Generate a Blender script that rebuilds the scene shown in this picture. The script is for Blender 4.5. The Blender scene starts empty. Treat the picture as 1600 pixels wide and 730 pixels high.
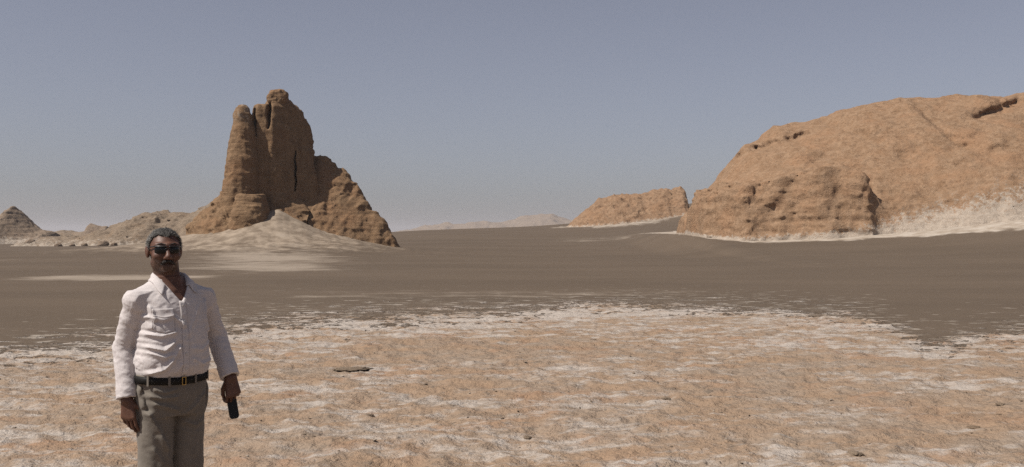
import bpy, math, random
import numpy as np

# ----------------------------------------------------------------------------
# camera, sky, sun, exposure
# ----------------------------------------------------------------------------
scene = bpy.context.scene
COL = scene.collection
R = math.radians
CAM_H = 1.68
FPX = 1555.6          # focal length in pixels of the 1600 px wide photograph
HOR = 368.0           # horizon row

cam_data = bpy.data.cameras.new("camera")
cam_data.sensor_width = 36.0
cam_data.lens = 35.0
cam_data.clip_start = 0.1
cam_data.clip_end = 20000.0
cam = bpy.data.objects.new("camera", cam_data)
cam.location = (0, 0, CAM_H)
cam.rotation_euler = (R(90.11), 0, 0)
COL.objects.link(cam)
scene.camera = cam

SUN_AZ, SUN_EL = math.atan2(-0.90, -0.43), R(53)      # clockwise from +Y
world = bpy.data.worlds.new("World")
scene.world = world
world.use_nodes = True
wn = world.node_tree
wn.nodes.clear()
w_out = wn.nodes.new("ShaderNodeOutputWorld")
w_bg = wn.nodes.new("ShaderNodeBackground")
w_sky = wn.nodes.new("ShaderNodeTexSky")
w_sky.sky_type = 'NISHITA'
w_sky.sun_disc = False
w_sky.sun_elevation = SUN_EL
w_sky.sun_rotation = SUN_AZ
w_sky.altitude = 0.0
w_sky.air_density = 1.0
w_sky.dust_density = 0.85
w_sky.ozone_density = 6.0
w_hsv = wn.nodes.new("ShaderNodeHueSaturation")
w_hsv.inputs["Saturation"].default_value = 0.5
w_bg.inputs["Strength"].default_value = 0.055
wn.links.new(w_sky.outputs[0], w_hsv.inputs["Color"])
w_tint = wn.nodes.new("ShaderNodeMix")              # the dusty, slightly mauve cast of the whole sky
w_tint.data_type = 'RGBA'; w_tint.blend_type = 'MULTIPLY'; w_tint.inputs[0].default_value = 1.0
w_tint.inputs[7].default_value = (1.05, 0.99, 1.03, 1.0)
wn.links.new(w_hsv.outputs[0], w_tint.inputs[6])
wn.links.new(w_tint.outputs[2], w_bg.inputs[0])
wn.links.new(w_bg.outputs[0], w_out.inputs[0])

sun_data = bpy.data.lights.new("sun", 'SUN')
sun_data.energy = 5.0
sun_data.angle = R(0.6)
sun_data.color = (1.0, 0.94, 0.86)
sun = bpy.data.objects.new("sun", sun_data)
from mathutils import Vector
to_sun = Vector((math.sin(SUN_AZ) * math.cos(SUN_EL), math.cos(SUN_AZ) * math.cos(SUN_EL), math.sin(SUN_EL)))
sun.rotation_euler = to_sun.to_track_quat('Z', 'Y').to_euler()
sun.location = (-20, -5, 40)
COL.objects.link(sun)

scene.view_settings.view_transform = 'Standard'
scene.view_settings.look = 'None'
scene.view_settings.exposure = 0.3
scene.view_settings.gamma = 1.0
scene.view_settings.use_curve_mapping = False
scene.render.engine = 'CYCLES'
scene.cycles.use_denoising = False
scene.cycles.max_bounces = 5
scene.cycles.diffuse_bounces = 3
scene.cycles.glossy_bounces = 2
scene.cycles.volume_bounces = 1
scene.cycles.filter_width = 1.5

# ----------------------------------------------------------------------------
# numeric helpers
# ----------------------------------------------------------------------------
rng = np.random.default_rng(7)
random.seed(7)
f32 = np.float32
_perm = rng.permutation(256).astype(np.int32)
_perm = np.concatenate([_perm, _perm, _perm])
_grad = rng.normal(size=(256, 3)).astype(f32)
_grad /= np.linalg.norm(_grad, axis=1)[:, None]


_gx, _gy, _gz = (np.ascontiguousarray(_grad[:, i]) for i in range(3))


def perlin(x, y, z):
    """gradient noise; z may be a plain number, which makes it a 2D slice"""
    flat = np.ndim(z) == 0
    x = np.asarray(x, f32); y = np.asarray(y, f32)
    if not flat:
        z = np.asarray(z, f32)
        x, y, z = np.broadcast_arrays(x, y, z)
    xi = np.floor(x); yi = np.floor(y)
    xf = x - xi; yf = y - yi
    xi = xi.astype(np.int32) & 255; yi = yi.astype(np.int32) & 255
    u = xf * xf * (3 - 2 * xf); v = yf * yf * (3 - 2 * yf)
    if flat:
        zi = int(math.floor(z)) & 255
        zs = (0,); zf = f32(0.37); w = f32(0)
    else:
        zi = np.floor(z); zf = z - zi; zi = zi.astype(np.int32) & 255
        w = zf * zf * (3 - 2 * zf); zs = (0, 1)
    out = 0
    for dx in (0, 1):
        wx_ = u if dx else 1 - u
        a = _perm[xi + dx]
        for dy in (0, 1):
            wxy = wx_ * (v if dy else 1 - v)
            b = _perm[a + yi + dy] + zi
            for dz in zs:
                g = _perm[b + dz]
                d = _gx[g] * (xf - dx) + _gy[g] * (yf - dy) + _gz[g] * (zf - dz)
                out = out + (wxy if flat else wxy * (w if dz else 1 - w)) * d
    return out * f32(1.5)


def fbm(x, y, z, oct=4, gain=0.5, lac=2.03, ridged=False):
    t = 0; a = 1.0; s = 0
    x = np.asarray(x, f32); y = np.asarray(y, f32); z = z if np.ndim(z) == 0 else np.asarray(z, f32)
    for i in range(oct):
        n = perlin(x + 17.3 * i, y - 9.1 * i, z + 5.7 * i)
        if ridged:
            n = 1 - 2 * np.abs(n)
        t = t + a * n; s += a
        x = x * lac; y = y * lac; z = z * lac; a *= gain
    return t / s


def sstep(a, b, x):
    t = np.clip((x - a) / (b - a), 0, 1)
    return t * t * (3 - 2 * t)


def smin(a, b, k):
    if k <= 0:
        return np.minimum(a, b)
    h = np.maximum(k - np.abs(a - b), 0) / k
    return np.minimum(a, b) - h * h * k * 0.25


def smooth_interp(x, xs, ys):
    """monotone-ish cubic through the given points, vectorised"""
    xs = np.asarray(xs, float); ys = np.asarray(ys, float)
    d = np.diff(ys) / np.diff(xs)
    m = np.concatenate([[d[0]], np.where(d[1:] * d[:-1] > 0, (d[1:] + d[:-1]) / 2, 0), [d[-1]]])
    xc = np.clip(x, xs[0], xs[-1])
    i = np.clip(np.searchsorted(xs, xc) - 1, 0, len(xs) - 2)
    h = xs[i + 1] - xs[i]; t = (xc - xs[i]) / h
    return ((1 + 2 * t) * (1 - t) ** 2 * ys[i] + t * (1 - t) ** 2 * h * m[i]
            + t * t * (3 - 2 * t) * ys[i + 1] + t * t * (t - 1) * h * m[i + 1])


class Grid:
    """a signed distance volume; things are added to it and its zero surface becomes a mesh"""
    def __init__(self, lo, hi, h):
        self.h = h
        self.lo = np.array(lo, float)
        self.n = np.ceil((np.array(hi, float) - self.lo) / h).astype(int) + 1
        self.ax = [(self.lo[i] + h * np.arange(self.n[i])).astype(f32) for i in range(3)]
        self.F = np.full(self.n, 100.0, f32)

    def box(self, lo, hi):
        sl = []
        for i in range(3):
            a = int(np.clip(math.floor((lo[i] - self.lo[i]) / self.h), 0, self.n[i]))
            b = int(np.clip(math.ceil((hi[i] - self.lo[i]) / self.h) + 1, 0, self.n[i]))
            sl.append(slice(a, b))
        X = self.ax[0][sl[0]][:, None, None]; Y = self.ax[1][sl[1]][None, :, None]; Z = self.ax[2][sl[2]][None, None, :]
        return tuple(sl), X, Y, Z

    def add(self, fn, lo=None, hi=None, k=0.0):
        if lo is None:
            lo, hi = self.lo, self.lo + self.n * self.h
        sl, X, Y, Z = self.box(lo, hi)
        v = fn(X, Y, Z).astype(f32)
        self.F[sl] = smin(self.F[sl], v, k)

    def cut(self, fn, lo=None, hi=None, k=0.0):
        if lo is None:
            lo, hi = self.lo, self.lo + self.n * self.h
        sl, X, Y, Z = self.box(lo, hi)
        v = fn(X, Y, Z).astype(f32)
        self.F[sl] = -smin(-self.F[sl], v, k)

    def cap(self, a, b, ra, rb, k=0.0, flat=None):
        """tapered capsule a->b; flat=(dir, factor) squeezes it along a direction"""
        a = np.array(a, float); b = np.array(b, float)
        r = max(ra, rb) + k + 2 * self.h
        lo = np.minimum(a, b) - r; hi = np.maximum(a, b) + r
        self.add(lambda X, Y, Z: cap_sdf(X, Y, Z, a, b, ra, rb, flat), lo, hi, k)

    def ell(self, c, rad, k=0.0, rot=None):
        c = np.array(c, float); rad = np.array(rad, float)
        q = max(rad) + k + 2 * self.h
        self.add(lambda X, Y, Z: ell_sdf(X, Y, Z, c, rad, rot), c - q, c + q, k)

    def band(self, fn, width):
        idx = np.nonzero(np.abs(self.F) < width)
        p = [self.ax[i][idx[i]] for i in range(3)]
        self.F[idx] += fn(*p).astype(f32)

    def mesh(self, smooth=0):
        F = self.F; n = self.n
        ins = F < 0
        c = ins[:-1, :-1, :-1].astype(np.int8)
        s = np.zeros(tuple(n - 1), np.int8)
        for dx in (0, 1):
            for dy in (0, 1):
                for dz in (0, 1):
                    s += ins[dx:n[0] - 1 + dx, dy:n[1] - 1 + dy, dz:n[2] - 1 + dz]
        act = (s > 0) & (s < 8)
        I = np.argwhere(act)
        ids = np.full(act.shape, -1, np.int32)
        ids[act] = np.arange(len(I), dtype=np.int32)
        P = np.zeros((len(I), 3)); W = np.zeros(len(I))
        offs = [np.array(o) for o in np.ndindex(2, 2, 2)]
        val = {tuple(o): F[I[:, 0] + o[0], I[:, 1] + o[1], I[:, 2] + o[2]] for o in offs}
        for o in offs:
            for ax in range(3):
                if o[ax] == 0:
                    p = o.copy(); p[ax] = 1
                    a = val[tuple(o)]; b = val[tuple(p)]
                    m = (a < 0) != (b < 0)
                    t = np.where(m, a / np.where(m, a - b, 1), 0)
                    q = np.tile(o.astype(float), (len(I), 1)); q[:, ax] = t
                    P += q * m[:, None]; W += m
        P = (P / W[:, None] + I) * self.h + self.lo
        quads = []
        for ax in range(3):
            sa = [slice(None)] * 3; sb = [slice(None)] * 3
            sa[ax] = slice(0, -1); sb[ax] = slice(1, None)
            A = ins[tuple(sa)]; B = ins[tuple(sb)]
            ch = np.argwhere(A != B)
            u, v = (ax + 1) % 3, (ax + 2) % 3
            ok = (ch[:, u] > 0) & (ch[:, v] > 0) & (ch[:, u] < n[u] - 1) & (ch[:, v] < n[v] - 1)
            ch = ch[ok]
            flip = A[tuple(ch.T)]
            q = []
            for du, dv in ((1, 1), (0, 1), (0, 0), (1, 0)):
                e = ch.copy(); e[:, u] -= du; e[:, v] -= dv
                q.append(ids[tuple(e.T)])
            q = np.stack(q, 1)
            q[~flip] = q[~flip][:, ::-1]
            quads.append(q)
        Q = np.concatenate(quads)
        Q = Q[(Q >= 0).all(1)]
        for _ in range(smooth):
            acc = np.zeros_like(P); cnt = np.zeros(len(P))
            for i in range(4):
                a = Q[:, i]; b = Q[:, (i + 1) % 4]
                for j in range(3):
                    acc[:, j] += np.bincount(a, P[b, j], len(P)) + np.bincount(b, P[a, j], len(P))
                cnt += np.bincount(a, minlength=len(P)) + np.bincount(b, minlength=len(P))
            P = 0.5 * P + 0.5 * acc / np.maximum(cnt, 1)[:, None]
        return P, Q

    def sample(self, x, y, z):
        p = [np.clip((np.asarray(v, float) - self.lo[i]) / self.h, 0, self.n[i] - 1.001) for i, v in enumerate((x, y, z))]
        i0 = [np.floor(q).astype(int) for q in p]; f = [q - i for q, i in zip(p, i0)]
        r = 0
        for dx in (0, 1):
            for dy in (0, 1):
                for dz in (0, 1):
                    r = r + (f[0] if dx else 1 - f[0]) * (f[1] if dy else 1 - f[1]) * (f[2] if dz else 1 - f[2]) * self.F[i0[0] + dx, i0[1] + dy, i0[2] + dz]
        return r

    def front(self, x, z, y0, y1=0.2, steps=160):
        """first surface met going +Y from y0, for arrays of x, z"""
        x = np.asarray(x, float); z = np.asarray(z, float)
        res = np.full(x.shape, np.nan)
        for y in np.linspace(y0, y1, steps):
            f = self.sample(x, np.full(x.shape, y), z)
            hit = (f < 0) & np.isnan(res)
            res[hit] = y + f[hit]
        return np.where(np.isnan(res), np.nanmean(res) if np.isfinite(res).any() else 0, res)


def cap_sdf(X, Y, Z, a, b, ra, rb, flat=None):
    d = b - a; L2 = max(float(d @ d), 1e-9)
    t = np.clip(((X - a[0]) * d[0] + (Y - a[1]) * d[1] + (Z - a[2]) * d[2]) / L2, 0, 1)
    qx = X - a[0] - t * d[0]; qy = Y - a[1] - t * d[1]; qz = Z - a[2] - t * d[2]
    if flat is not None:
        u, s = np.array(flat[0], float), flat[1]
        u = u / np.linalg.norm(u)
        w = qx * u[0] + qy * u[1] + qz * u[2]
        qx = qx + (s - 1) * w * u[0]; qy = qy + (s - 1) * w * u[1]; qz = qz + (s - 1) * w * u[2]
    return np.sqrt(qx * qx + qy * qy + qz * qz) - (ra + (rb - ra) * t)


def ell_sdf(X, Y, Z, c, rad, rot=None):
    x = X - c[0]; y = Y - c[1]; z = Z - c[2]
    if rot is not None:
        M = np.array(rot)
        x, y, z = (M[0, 0] * x + M[1, 0] * y + M[2, 0] * z, M[0, 1] * x + M[1, 1] * y + M[2, 1] * z, M[0, 2] * x + M[1, 2] * y + M[2, 2] * z)
    k0 = np.sqrt((x / rad[0]) ** 2 + (y / rad[1]) ** 2 + (z / rad[2]) ** 2)
    k1 = np.sqrt((x / rad[0] ** 2) ** 2 + (y / rad[1] ** 2) ** 2 + (z / rad[2] ** 2) ** 2)
    return k0 * (k0 - 1) / np.maximum(k1, 1e-6)


# ----------------------------------------------------------------------------
# object helpers
# ----------------------------------------------------------------------------
def mesh_obj(name, P, faces, mat=None, parent=None, smooth=True, attrs=None, loc=(0, 0, 0)):
    me = bpy.data.meshes.new(name)
    P = np.asarray(P, f32)
    if isinstance(faces, np.ndarray):
        k = faces.shape[1]
        me.vertices.add(len(P)); me.vertices.foreach_set("co", (P - np.array(loc, f32)).ravel())
        me.loops.add(faces.size); me.loops.foreach_set("vertex_index", faces.astype(np.int32).ravel())
        me.polygons.add(len(faces))
        me.polygons.foreach_set("loop_start", np.arange(0, faces.size, k, dtype=np.int32))
        me.polygons.foreach_set("loop_total", np.full(len(faces), k, np.int32))
        me.update(calc_edges=True)
        me.validate()
    else:
        me.from_pydata((P - np.array(loc, f32)).tolist(), [], faces)
    me.polygons.foreach_set("use_smooth", np.full(len(me.polygons), smooth))
    if attrs:
        for k2, v in attrs.items():
            at = me.attributes.new(k2, 'FLOAT', 'POINT')
            at.data.foreach_set("value", np.asarray(v, f32))
    if mat:
        me.materials.append(mat)
    o = bpy.data.objects.new(name, me)
    o.location = loc
    COL.objects.link(o)
    if parent is not None:
        o.parent = parent
        o.location = np.array(loc) - np.array(0.0)
    return o


def empty(name, loc=(0, 0, 0), rz=0.0):
    o = bpy.data.objects.new(name, None)
    o.empty_display_size = 0.3
    o.location = loc
    o.rotation_euler = (0, 0, rz)
    COL.objects.link(o)
    return o


def tag(o, label=None, cat=None, group=None, kind=None):
    if label: o["label"] = label
    if cat: o["category"] = cat
    if group: o["group"] = group
    if kind: o["kind"] = kind
    return o


def part(o, root):
    """hang a mesh built in world coordinates under its thing"""
    o.parent = root
    o.matrix_parent_inverse = root.matrix_basis.inverted()
    return o


class NT:
    def __init__(self, name):
        self.m = bpy.data.materials.new(name)
        self.m.use_nodes = True
        self.t = self.m.node_tree
        self.t.nodes.clear()
        self.out = self.t.nodes.new("ShaderNodeOutputMaterial")

    def n(self, typ, ins=None, o=0, **pr):
        nd = self.t.nodes.new("ShaderNode" + typ)
        for k, v in pr.items():
            setattr(nd, k, v)
        for k, v in (ins or {}).items():
            s = nd.inputs[k]
            if isinstance(v, bpy.types.NodeSocket):
                self.t.links.new(v, s)
            else:
                if isinstance(v, tuple) and s.type == 'RGBA' and len(v) == 3:
                    v = v + (1.0,)
                s.default_value = v
        return nd.outputs[o]

    def math(self, op, a, b=0.0, c=0.0, clamp=False):
        return self.n("Math", {0: a, 1: b, 2: c}, operation=op, use_clamp=clamp)

    def mix(self, f, a, b, blend='MIX'):
        return self.n("Mix", {0: f, 6: a, 7: b}, o=2, data_type='RGBA', blend_type=blend, clamp_factor=True)

    def ramp(self, v, a, b, lo=0.0, hi=1.0):
        return self.n("MapRange", {0: v, 1: a, 2: b, 3: lo, 4: hi}, interpolation_type='SMOOTHSTEP')

    def noise(self, vec, scale, detail=4.0, rough=0.55, dist=0.0):
        return self.n("TexNoise", {"Vector": vec, "Scale": scale, "Detail": detail, "Roughness": rough, "Distortion": dist})

    def pos(self, scale=(1, 1, 1)):
        g = self.n("NewGeometry")
        if scale == (1, 1, 1):
            return g
        return self.n("Mapping", {"Vector": g, "Scale": scale})

    def attr(self, name):
        nd = self.t.nodes.new("ShaderNodeAttribute"); nd.attribute_name = name
        return nd.outputs["Fac"]

    def done(self, color, rough=0.9, bump=None, bstr=0.5, bdist=0.05, spec=0.25, **kw):
        ins = {"Base Color": color, "Roughness": rough, "Specular IOR Level": spec}
        if bump is not None:
            ins["Normal"] = self.n("Bump", {"Height": bump, "Strength": bstr, "Distance": bdist})
        ins.update(kw)
        b = self.n("BsdfPrincipled", ins)
        self.t.links.new(b, self.out.inputs[0])
        return self.m


def at(px, py, Y):
    return np.array(((px - 800) / FPX * Y, Y, CAM_H - (py - HOR) / FPX * Y))


def wx(px, Y):
    return (np.asarray(px, float) - 800) / FPX * Y


def wz(py, Y):
    return CAM_H - (np.asarray(py, float) - HOR) / FPX * Y


# ----------------------------------------------------------------------------
# ground
# ----------------------------------------------------------------------------
TX, TY = -19.67, 85.0         # foot of the rock tower
# front foot of the big outcrop, as ground points
FOOT_PX = np.array([1040, 1065, 1100, 1165, 1280, 1400, 1500, 1600, 1800, 2100])
FOOT_PY = np.array([362, 362, 371, 377, 374, 365, 355, 343, 320, 300])
FOOT_Y = np.array([99, 93, 87, 83, 81, 80, 79, 78, 77, 77])
FOOT_X = wx(FOOT_PX, FOOT_Y)
FOOT_Z = wz(FOOT_PY, FOOT_Y)


def ground_base(x, y):
    """the large shape of the land"""
    x = np.asarray(x, float); y = np.asarray(y, float)
    # dune rising to the far right behind the plain
    zr = smooth_interp(x, [-70, -40, -25, 12.7, 24, 33.6, 45, 70, 160, 400], [0, 0.9, 2.3, 4.2, 5.8, 7.9, 8.6, 8.0, 5.0, 2.0])
    ramp = sstep(70, 205, y) * (1 - 0.9 * sstep(230, 420, y))
    z = zr * ramp
    # fan of fine talus in front of the tower
    d = np.sqrt(((x - TX - 0.3) * np.where(x > TX, 1.0, 0.66)) ** 2 + (y - (TY - 2.6)) ** 2)
    z = z + 3.2 * np.exp(-(d / 4.8) ** 1.15) + 0.6 * np.exp(-d / 13.0)
    # apron at the foot of the big outcrop
    fy = np.interp(x, FOOT_X, FOOT_Y); fz = np.interp(x, FOOT_X, FOOT_Z)
    dd = fy - y
    w = sstep(11.0, 13.0, x + 0 * y) if False else sstep(12.0, 17.0, x)
    rise = np.where(dd > 0, np.exp(-(dd / 16.0) ** 1.2), 1.0) * (1 - sstep(20, 60, -dd))
    z = np.maximum(z, 0) + w * np.maximum(fz - z, 0) * rise
    return z


# edge of the pale crust, as seen from above (ground points)
B_PX = np.array([-900, -200, 0, 90, 200, 380, 480, 600, 800, 950, 1080, 1200, 1330, 1400, 1440, 1480, 1530, 1600, 1750, 2500])
B_PY = np.array([566, 562, 553, 540, 528, 505, 495, 490, 484, 474, 478, 484, 488, 512, 534, 534, 520, 514, 512, 520])
B_Y = CAM_H * FPX / (B_PY - HOR)
B_T = (B_PX - 800) / FPX


def build_ground():
    front = np.linspace(R(-42), R(42), 860)
    back = np.linspace(R(42), R(318), 64)[1:-1]
    ang = np.concatenate([front, back])
    rad = np.concatenate([np.geomspace(0.01, 5.0, 20)[:-1], np.geomspace(5.0, 32, 440)[:-1], np.geomspace(32, 140, 170)[:-1], np.geomspace(140, 7000, 70)])
    A, Rr = np.meshgrid(ang, rad, indexing='ij')
    x = np.sin(A) * Rr; y = np.cos(A) * Rr
    z = ground_base(x, y)
    t = x / np.maximum(y, 0.5)
    by = np.where(y > 0.5, np.interp(t, B_T, B_Y), 14.0)
    n1 = fbm(x * 0.22, y * 0.22, 3.3, 3)
    n2 = fbm(x * 0.9, y * 0.9, 8.1, 3)
    crust = (np.log(by) - np.log(np.maximum(np.where(y > 0.5, y, 5.0), 0.5))) * 4.0 + 0.30 * n1 + 0.35 * n2
    cm = sstep(-0.25, 0.35, crust)
    near = 1 - sstep(26, 60, Rr)
    # broken crust: puffed plates, low edges and pits
    pl = fbm(x * 1.1 + 0.3 * n2, y * 1.1, 0.4, 3)
    rg = fbm(x * 2.3, y * 2.3, 1.5, 4, ridged=True)
    fine = fbm(x * 7.0, y * 7.0, 4.4, 3)
    z = z + near * cm * (0.040 * pl + 0.045 * np.maximum(rg - 0.15, -0.25) + 0.022 * fine)
    # low wind-blown relief on the dark sand
    rip = fbm(x * 0.35, y * 0.9, 2.2, 4)
    z = z + (1 - cm) * 0.03 * rip * (1 - sstep(60, 200, Rr)) + 0.05 * fbm(x * 0.05, y * 0.05, 7, 3) * sstep(25, 60, Rr)
    dT = np.sqrt(((x - TX - 0.3) * 0.62) ** 2 + (y - (TY - 2.6)) ** 2)
    fan = np.exp(-dT / 9.0) * (Rr < 140)
    z = z + fan * (0.35 * fbm(x * 0.35, y * 0.22, 9.4, 4) + 0.12 * fbm(x * 1.6, y * 1.2, 5.2, 3, ridged=True))
    # pale fans: talus at the tower, salt streak, foot of the outcrop
    d = np.sqrt(((x - TX - 0.3) * np.where(x > TX, 1.15, 0.66)) ** 2 + (y - (TY - 2.6)) ** 2)
    talus = np.clip(1.2 - d / 12.5 + 0.25 * n2, 0, 1)
    dx = (x - TX) / 14.0
    salt = 1.25 * np.exp(-((y - 65 + 6 * n1) / 10.0) ** 2) * np.exp(-((x - TX - 0.19 * (85 - y)) / 4.4) ** 2)
    salt += 0.95 * np.exp(-((y - 50 + 2 * n1) / 5.0) ** 2) * np.exp(-((x - TX - 0.21 * (85 - y)) / 4.0) ** 2)
    salt += 1.1 * np.exp(-((y - 39.0 - 0.06 * (x + 15) + 1.2 * n1) / 2.3) ** 2) * sstep(-21, -17, x) * (1 - sstep(-13.5, -10, x))
    salt += 0.55 * np.exp(-((y - 62 + 2 * n1) / 2.5) ** 2) * (1 - sstep(-33, -28, x))
    salt += 0.5 * np.exp(-((y - 118 + 5 * n1) / 7.0) ** 2) * sstep(3, 7, x) * (1 - sstep(13, 19, x))
    salt += 0.45 * np.exp(-((y - 28.0 + 1.5 * n1) / 2.2) ** 2) * sstep(-7, -5, x) * (1 - sstep(3, 8, x))
    fy = np.interp(x, FOOT_X, FOOT_Y)
    dd = fy - y
    wid = np.interp(x, [14, 20, 28, 40, 60], [2.0, 3.0, 3.2, 5.5, 7])
    apron = (1 - sstep(0.55, 1.25, dd / wid + 0.35 * n2)) * sstep(15.2, 16.6, x) * (y > 70) * (y < 130)
    # thin salt rim round the middle outcrop
    mx = np.hypot((x - 18.5) / 13.0, (y - 166) / 13.5)
    apron = np.maximum(apron, 0.75 * (1 - sstep(0.80, 1.02, mx + 0.10 * n2)) * (x < 30))
    P = np.stack([x, y, z], -1).reshape(-1, 3)
    na, nr = A.shape
    i = np.arange(na)[:, None]; j = np.arange(nr - 1)[None, :]
    i2 = (i + 1) % na
    F = np.stack([i * nr + j, i2 * nr + j, i2 * nr + j + 1, i * nr + j + 1], -1).reshape(-1, 4)[:, ::-1]
    at_ = {k: v.ravel() for k, v in dict(crust=crust, salt=salt, talus=talus, apron=apron).items()}
    m = ground_material()
    o = mesh_obj("ground", P, F, m, attrs=at_)
    tag(o, "dark sand plain with pale salt crust in front", kind="structure")
    return o


def ground_material():
    g = NT("desert_ground")
    p = g.pos()
    crust = g.attr("crust"); salt = g.attr("salt"); talus = g.attr("talus"); apron = g.attr("apron")
    pw = g.n("Mapping", {"Vector": p, "Scale": (0.5, 1.0, 1.0)})
    nf = g.noise(p, 5.0, 5, 0.65)        # 20 cm flecks
    nm = g.noise(pw, 1.6, 4, 0.65)
    nl = g.noise(pw, 0.38, 5, 0.65, 0.5)
    nvf = g.noise(p, 22.0, 4, 0.7)
    nc = g.noise(p, 70.0, 2, 0.6)
    # dark sand, with faint lighter and darker drifts
    pd = g.n("Mapping", {"Vector": p, "Scale": (0.35, 1.0, 1.0)})
    drift = g.noise(pd, 0.16, 5, 0.62)
    sand = g.mix(g.ramp(drift, 0.32, 0.68), (0.080, 0.060, 0.043), (0.100, 0.075, 0.054))
    sand = g.mix(g.ramp(nc, 0.35, 0.75, 0, 0.55), sand, (0.135, 0.103, 0.077))
    sand = g.mix(g.ramp(nvf, 0.55, 0.72, 0, 0.5), sand, (0.046, 0.034, 0.026))
    sand = g.mix(g.ramp(nf, 0.55, 0.75, 0, 0.35), sand, (0.125, 0.096, 0.072))
    sand = g.mix(g.ramp(g.noise(pd, 1.1, 6, 0.7), 0.62, 0.76, 0, 0.16), sand, (0.165, 0.130, 0.100))
    # loose salt flecks beyond the edge of the crust
    fk = g.math('ADD', g.noise(g.n("Mapping", {"Vector": p, "Scale": (0.5, 1.0, 1.0)}), 3.2, 4, 0.65), g.ramp(crust, -2.2, 0.1, 0.0, 0.17))
    sand = g.mix(g.ramp(fk, 0.685, 0.79, 0, 0.8), sand, (0.31, 0.27, 0.225))
    # crust
    tan = g.mix(g.ramp(nm, 0.35, 0.65), (0.277, 0.192, 0.129), (0.262, 0.203, 0.154))
    tan = g.mix(g.ramp(g.noise(p, 0.8, 3, 0.6, 1.0), 0.5, 0.72, 0, 0.6), tan, (0.293, 0.176, 0.109))
    tan = g.mix(g.ramp(nf, 0.54, 0.68, 0, 0.8), tan, (0.186, 0.146, 0.112))
    tan = g.mix(g.ramp(nvf, 0.57, 0.70, 0, 0.75), tan, (0.114, 0.087, 0.066))
    mott = g.noise(pw, 3.4, 6, 0.72)
    tan = g.mix(g.ramp(mott, 0.54, 0.67, 0, 0.45), tan, (0.150, 0.118, 0.090))
    # white salt on the crust: most at its outer edge, and in broad patches
    edge = g.ramp(crust, 1.6, 0.1, 0.0, 0.060)
    ms = g.noise(pw, 4.6, 6, 0.7)
    s1 = g.math('ADD', g.math('MULTIPLY', nl, 0.46), g.math('MULTIPLY', nm, 0.34))
    s1 = g.math('ADD', s1, g.math('MULTIPLY', ms, 0.52))
    s1 = g.math('ADD', s1, edge)
    smask = g.ramp(s1, 0.650, 0.765, 0, 0.9)
    white = g.mix(nvf, (0.33, 0.285, 0.245), (0.43, 0.385, 0.345))
    cr = g.mix(smask, tan, white)
    # crust / sand border broken into flecks
    b = g.math('ADD', crust, g.math('MULTIPLY', g.math('SUBTRACT', nf, 0.5), 3.6))
    b = g.math('ADD', b, g.math('MULTIPLY', g.math('SUBTRACT', nm, 0.5), 2.6))
    b = g.math('ADD', b, g.math('MULTIPLY', g.math('SUBTRACT', nvf, 0.5), 0.8))
    bm = g.ramp(b, -0.08, 0.22)
    col = g.mix(bm, sand, cr)
    # talus, streaks and aprons
    tn = g.noise(p, 0.9, 5, 0.65)
    tal = g.mix(g.ramp(tn, 0.35, 0.68), (0.158, 0.122, 0.090), (0.285, 0.230, 0.176))
    tal = g.mix(g.ramp(nvf, 0.58, 0.75, 0, 0.5), tal, (0.101, 0.074, 0.053))
    tm = g.ramp(g.math('ADD', talus, g.math('MULTIPLY', g.math('SUBTRACT', tn, 0.5), 0.9)), 0.15, 0.75)
    col = g.mix(tm, col, tal)
    sl = g.math('ADD', salt, g.math('MULTIPLY', g.math('SUBTRACT', g.noise(g.n("Mapping", {"Vector": p, "Scale": (0.45, 1.0, 1.0)}), 0.9, 7, 0.75), 0.5), 2.4))
    col = g.mix(g.ramp(sl, 0.25, 1.05, 0, 0.8), col, (0.279, 0.231, 0.184))
    ap = g.math('ADD', apron, g.math('MULTIPLY', g.math('SUBTRACT', tn, 0.5), 1.3))
    wap = g.mix(g.ramp(tn, 0.35, 0.7), (0.285, 0.232, 0.180), (0.410, 0.360, 0.305))
    col = g.mix(g.ramp(ap, 0.25, 0.95, 0, 0.92), col, wap)
    # relief
    h = g.math('ADD', g.math('MULTIPLY', nf, 0.07), g.math('MULTIPLY', nvf, 0.03))
    h = g.math('ADD', h, g.math('MULTIPLY', mott, 0.06))
    h = g.math('ADD', h, g.math('MULTIPLY', nc, 0.006))
    h = g.math('MULTIPLY', h, g.math('ADD', g.math('MULTIPLY', bm, 1.0), 0.35))
    return g.done(col, 0.95, h, 0.8, 1.0, spec=0.12)


ground = build_ground()


def gz(x, y):
    return float(ground_base(np.array([x]), np.array([y]))[0])


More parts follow.
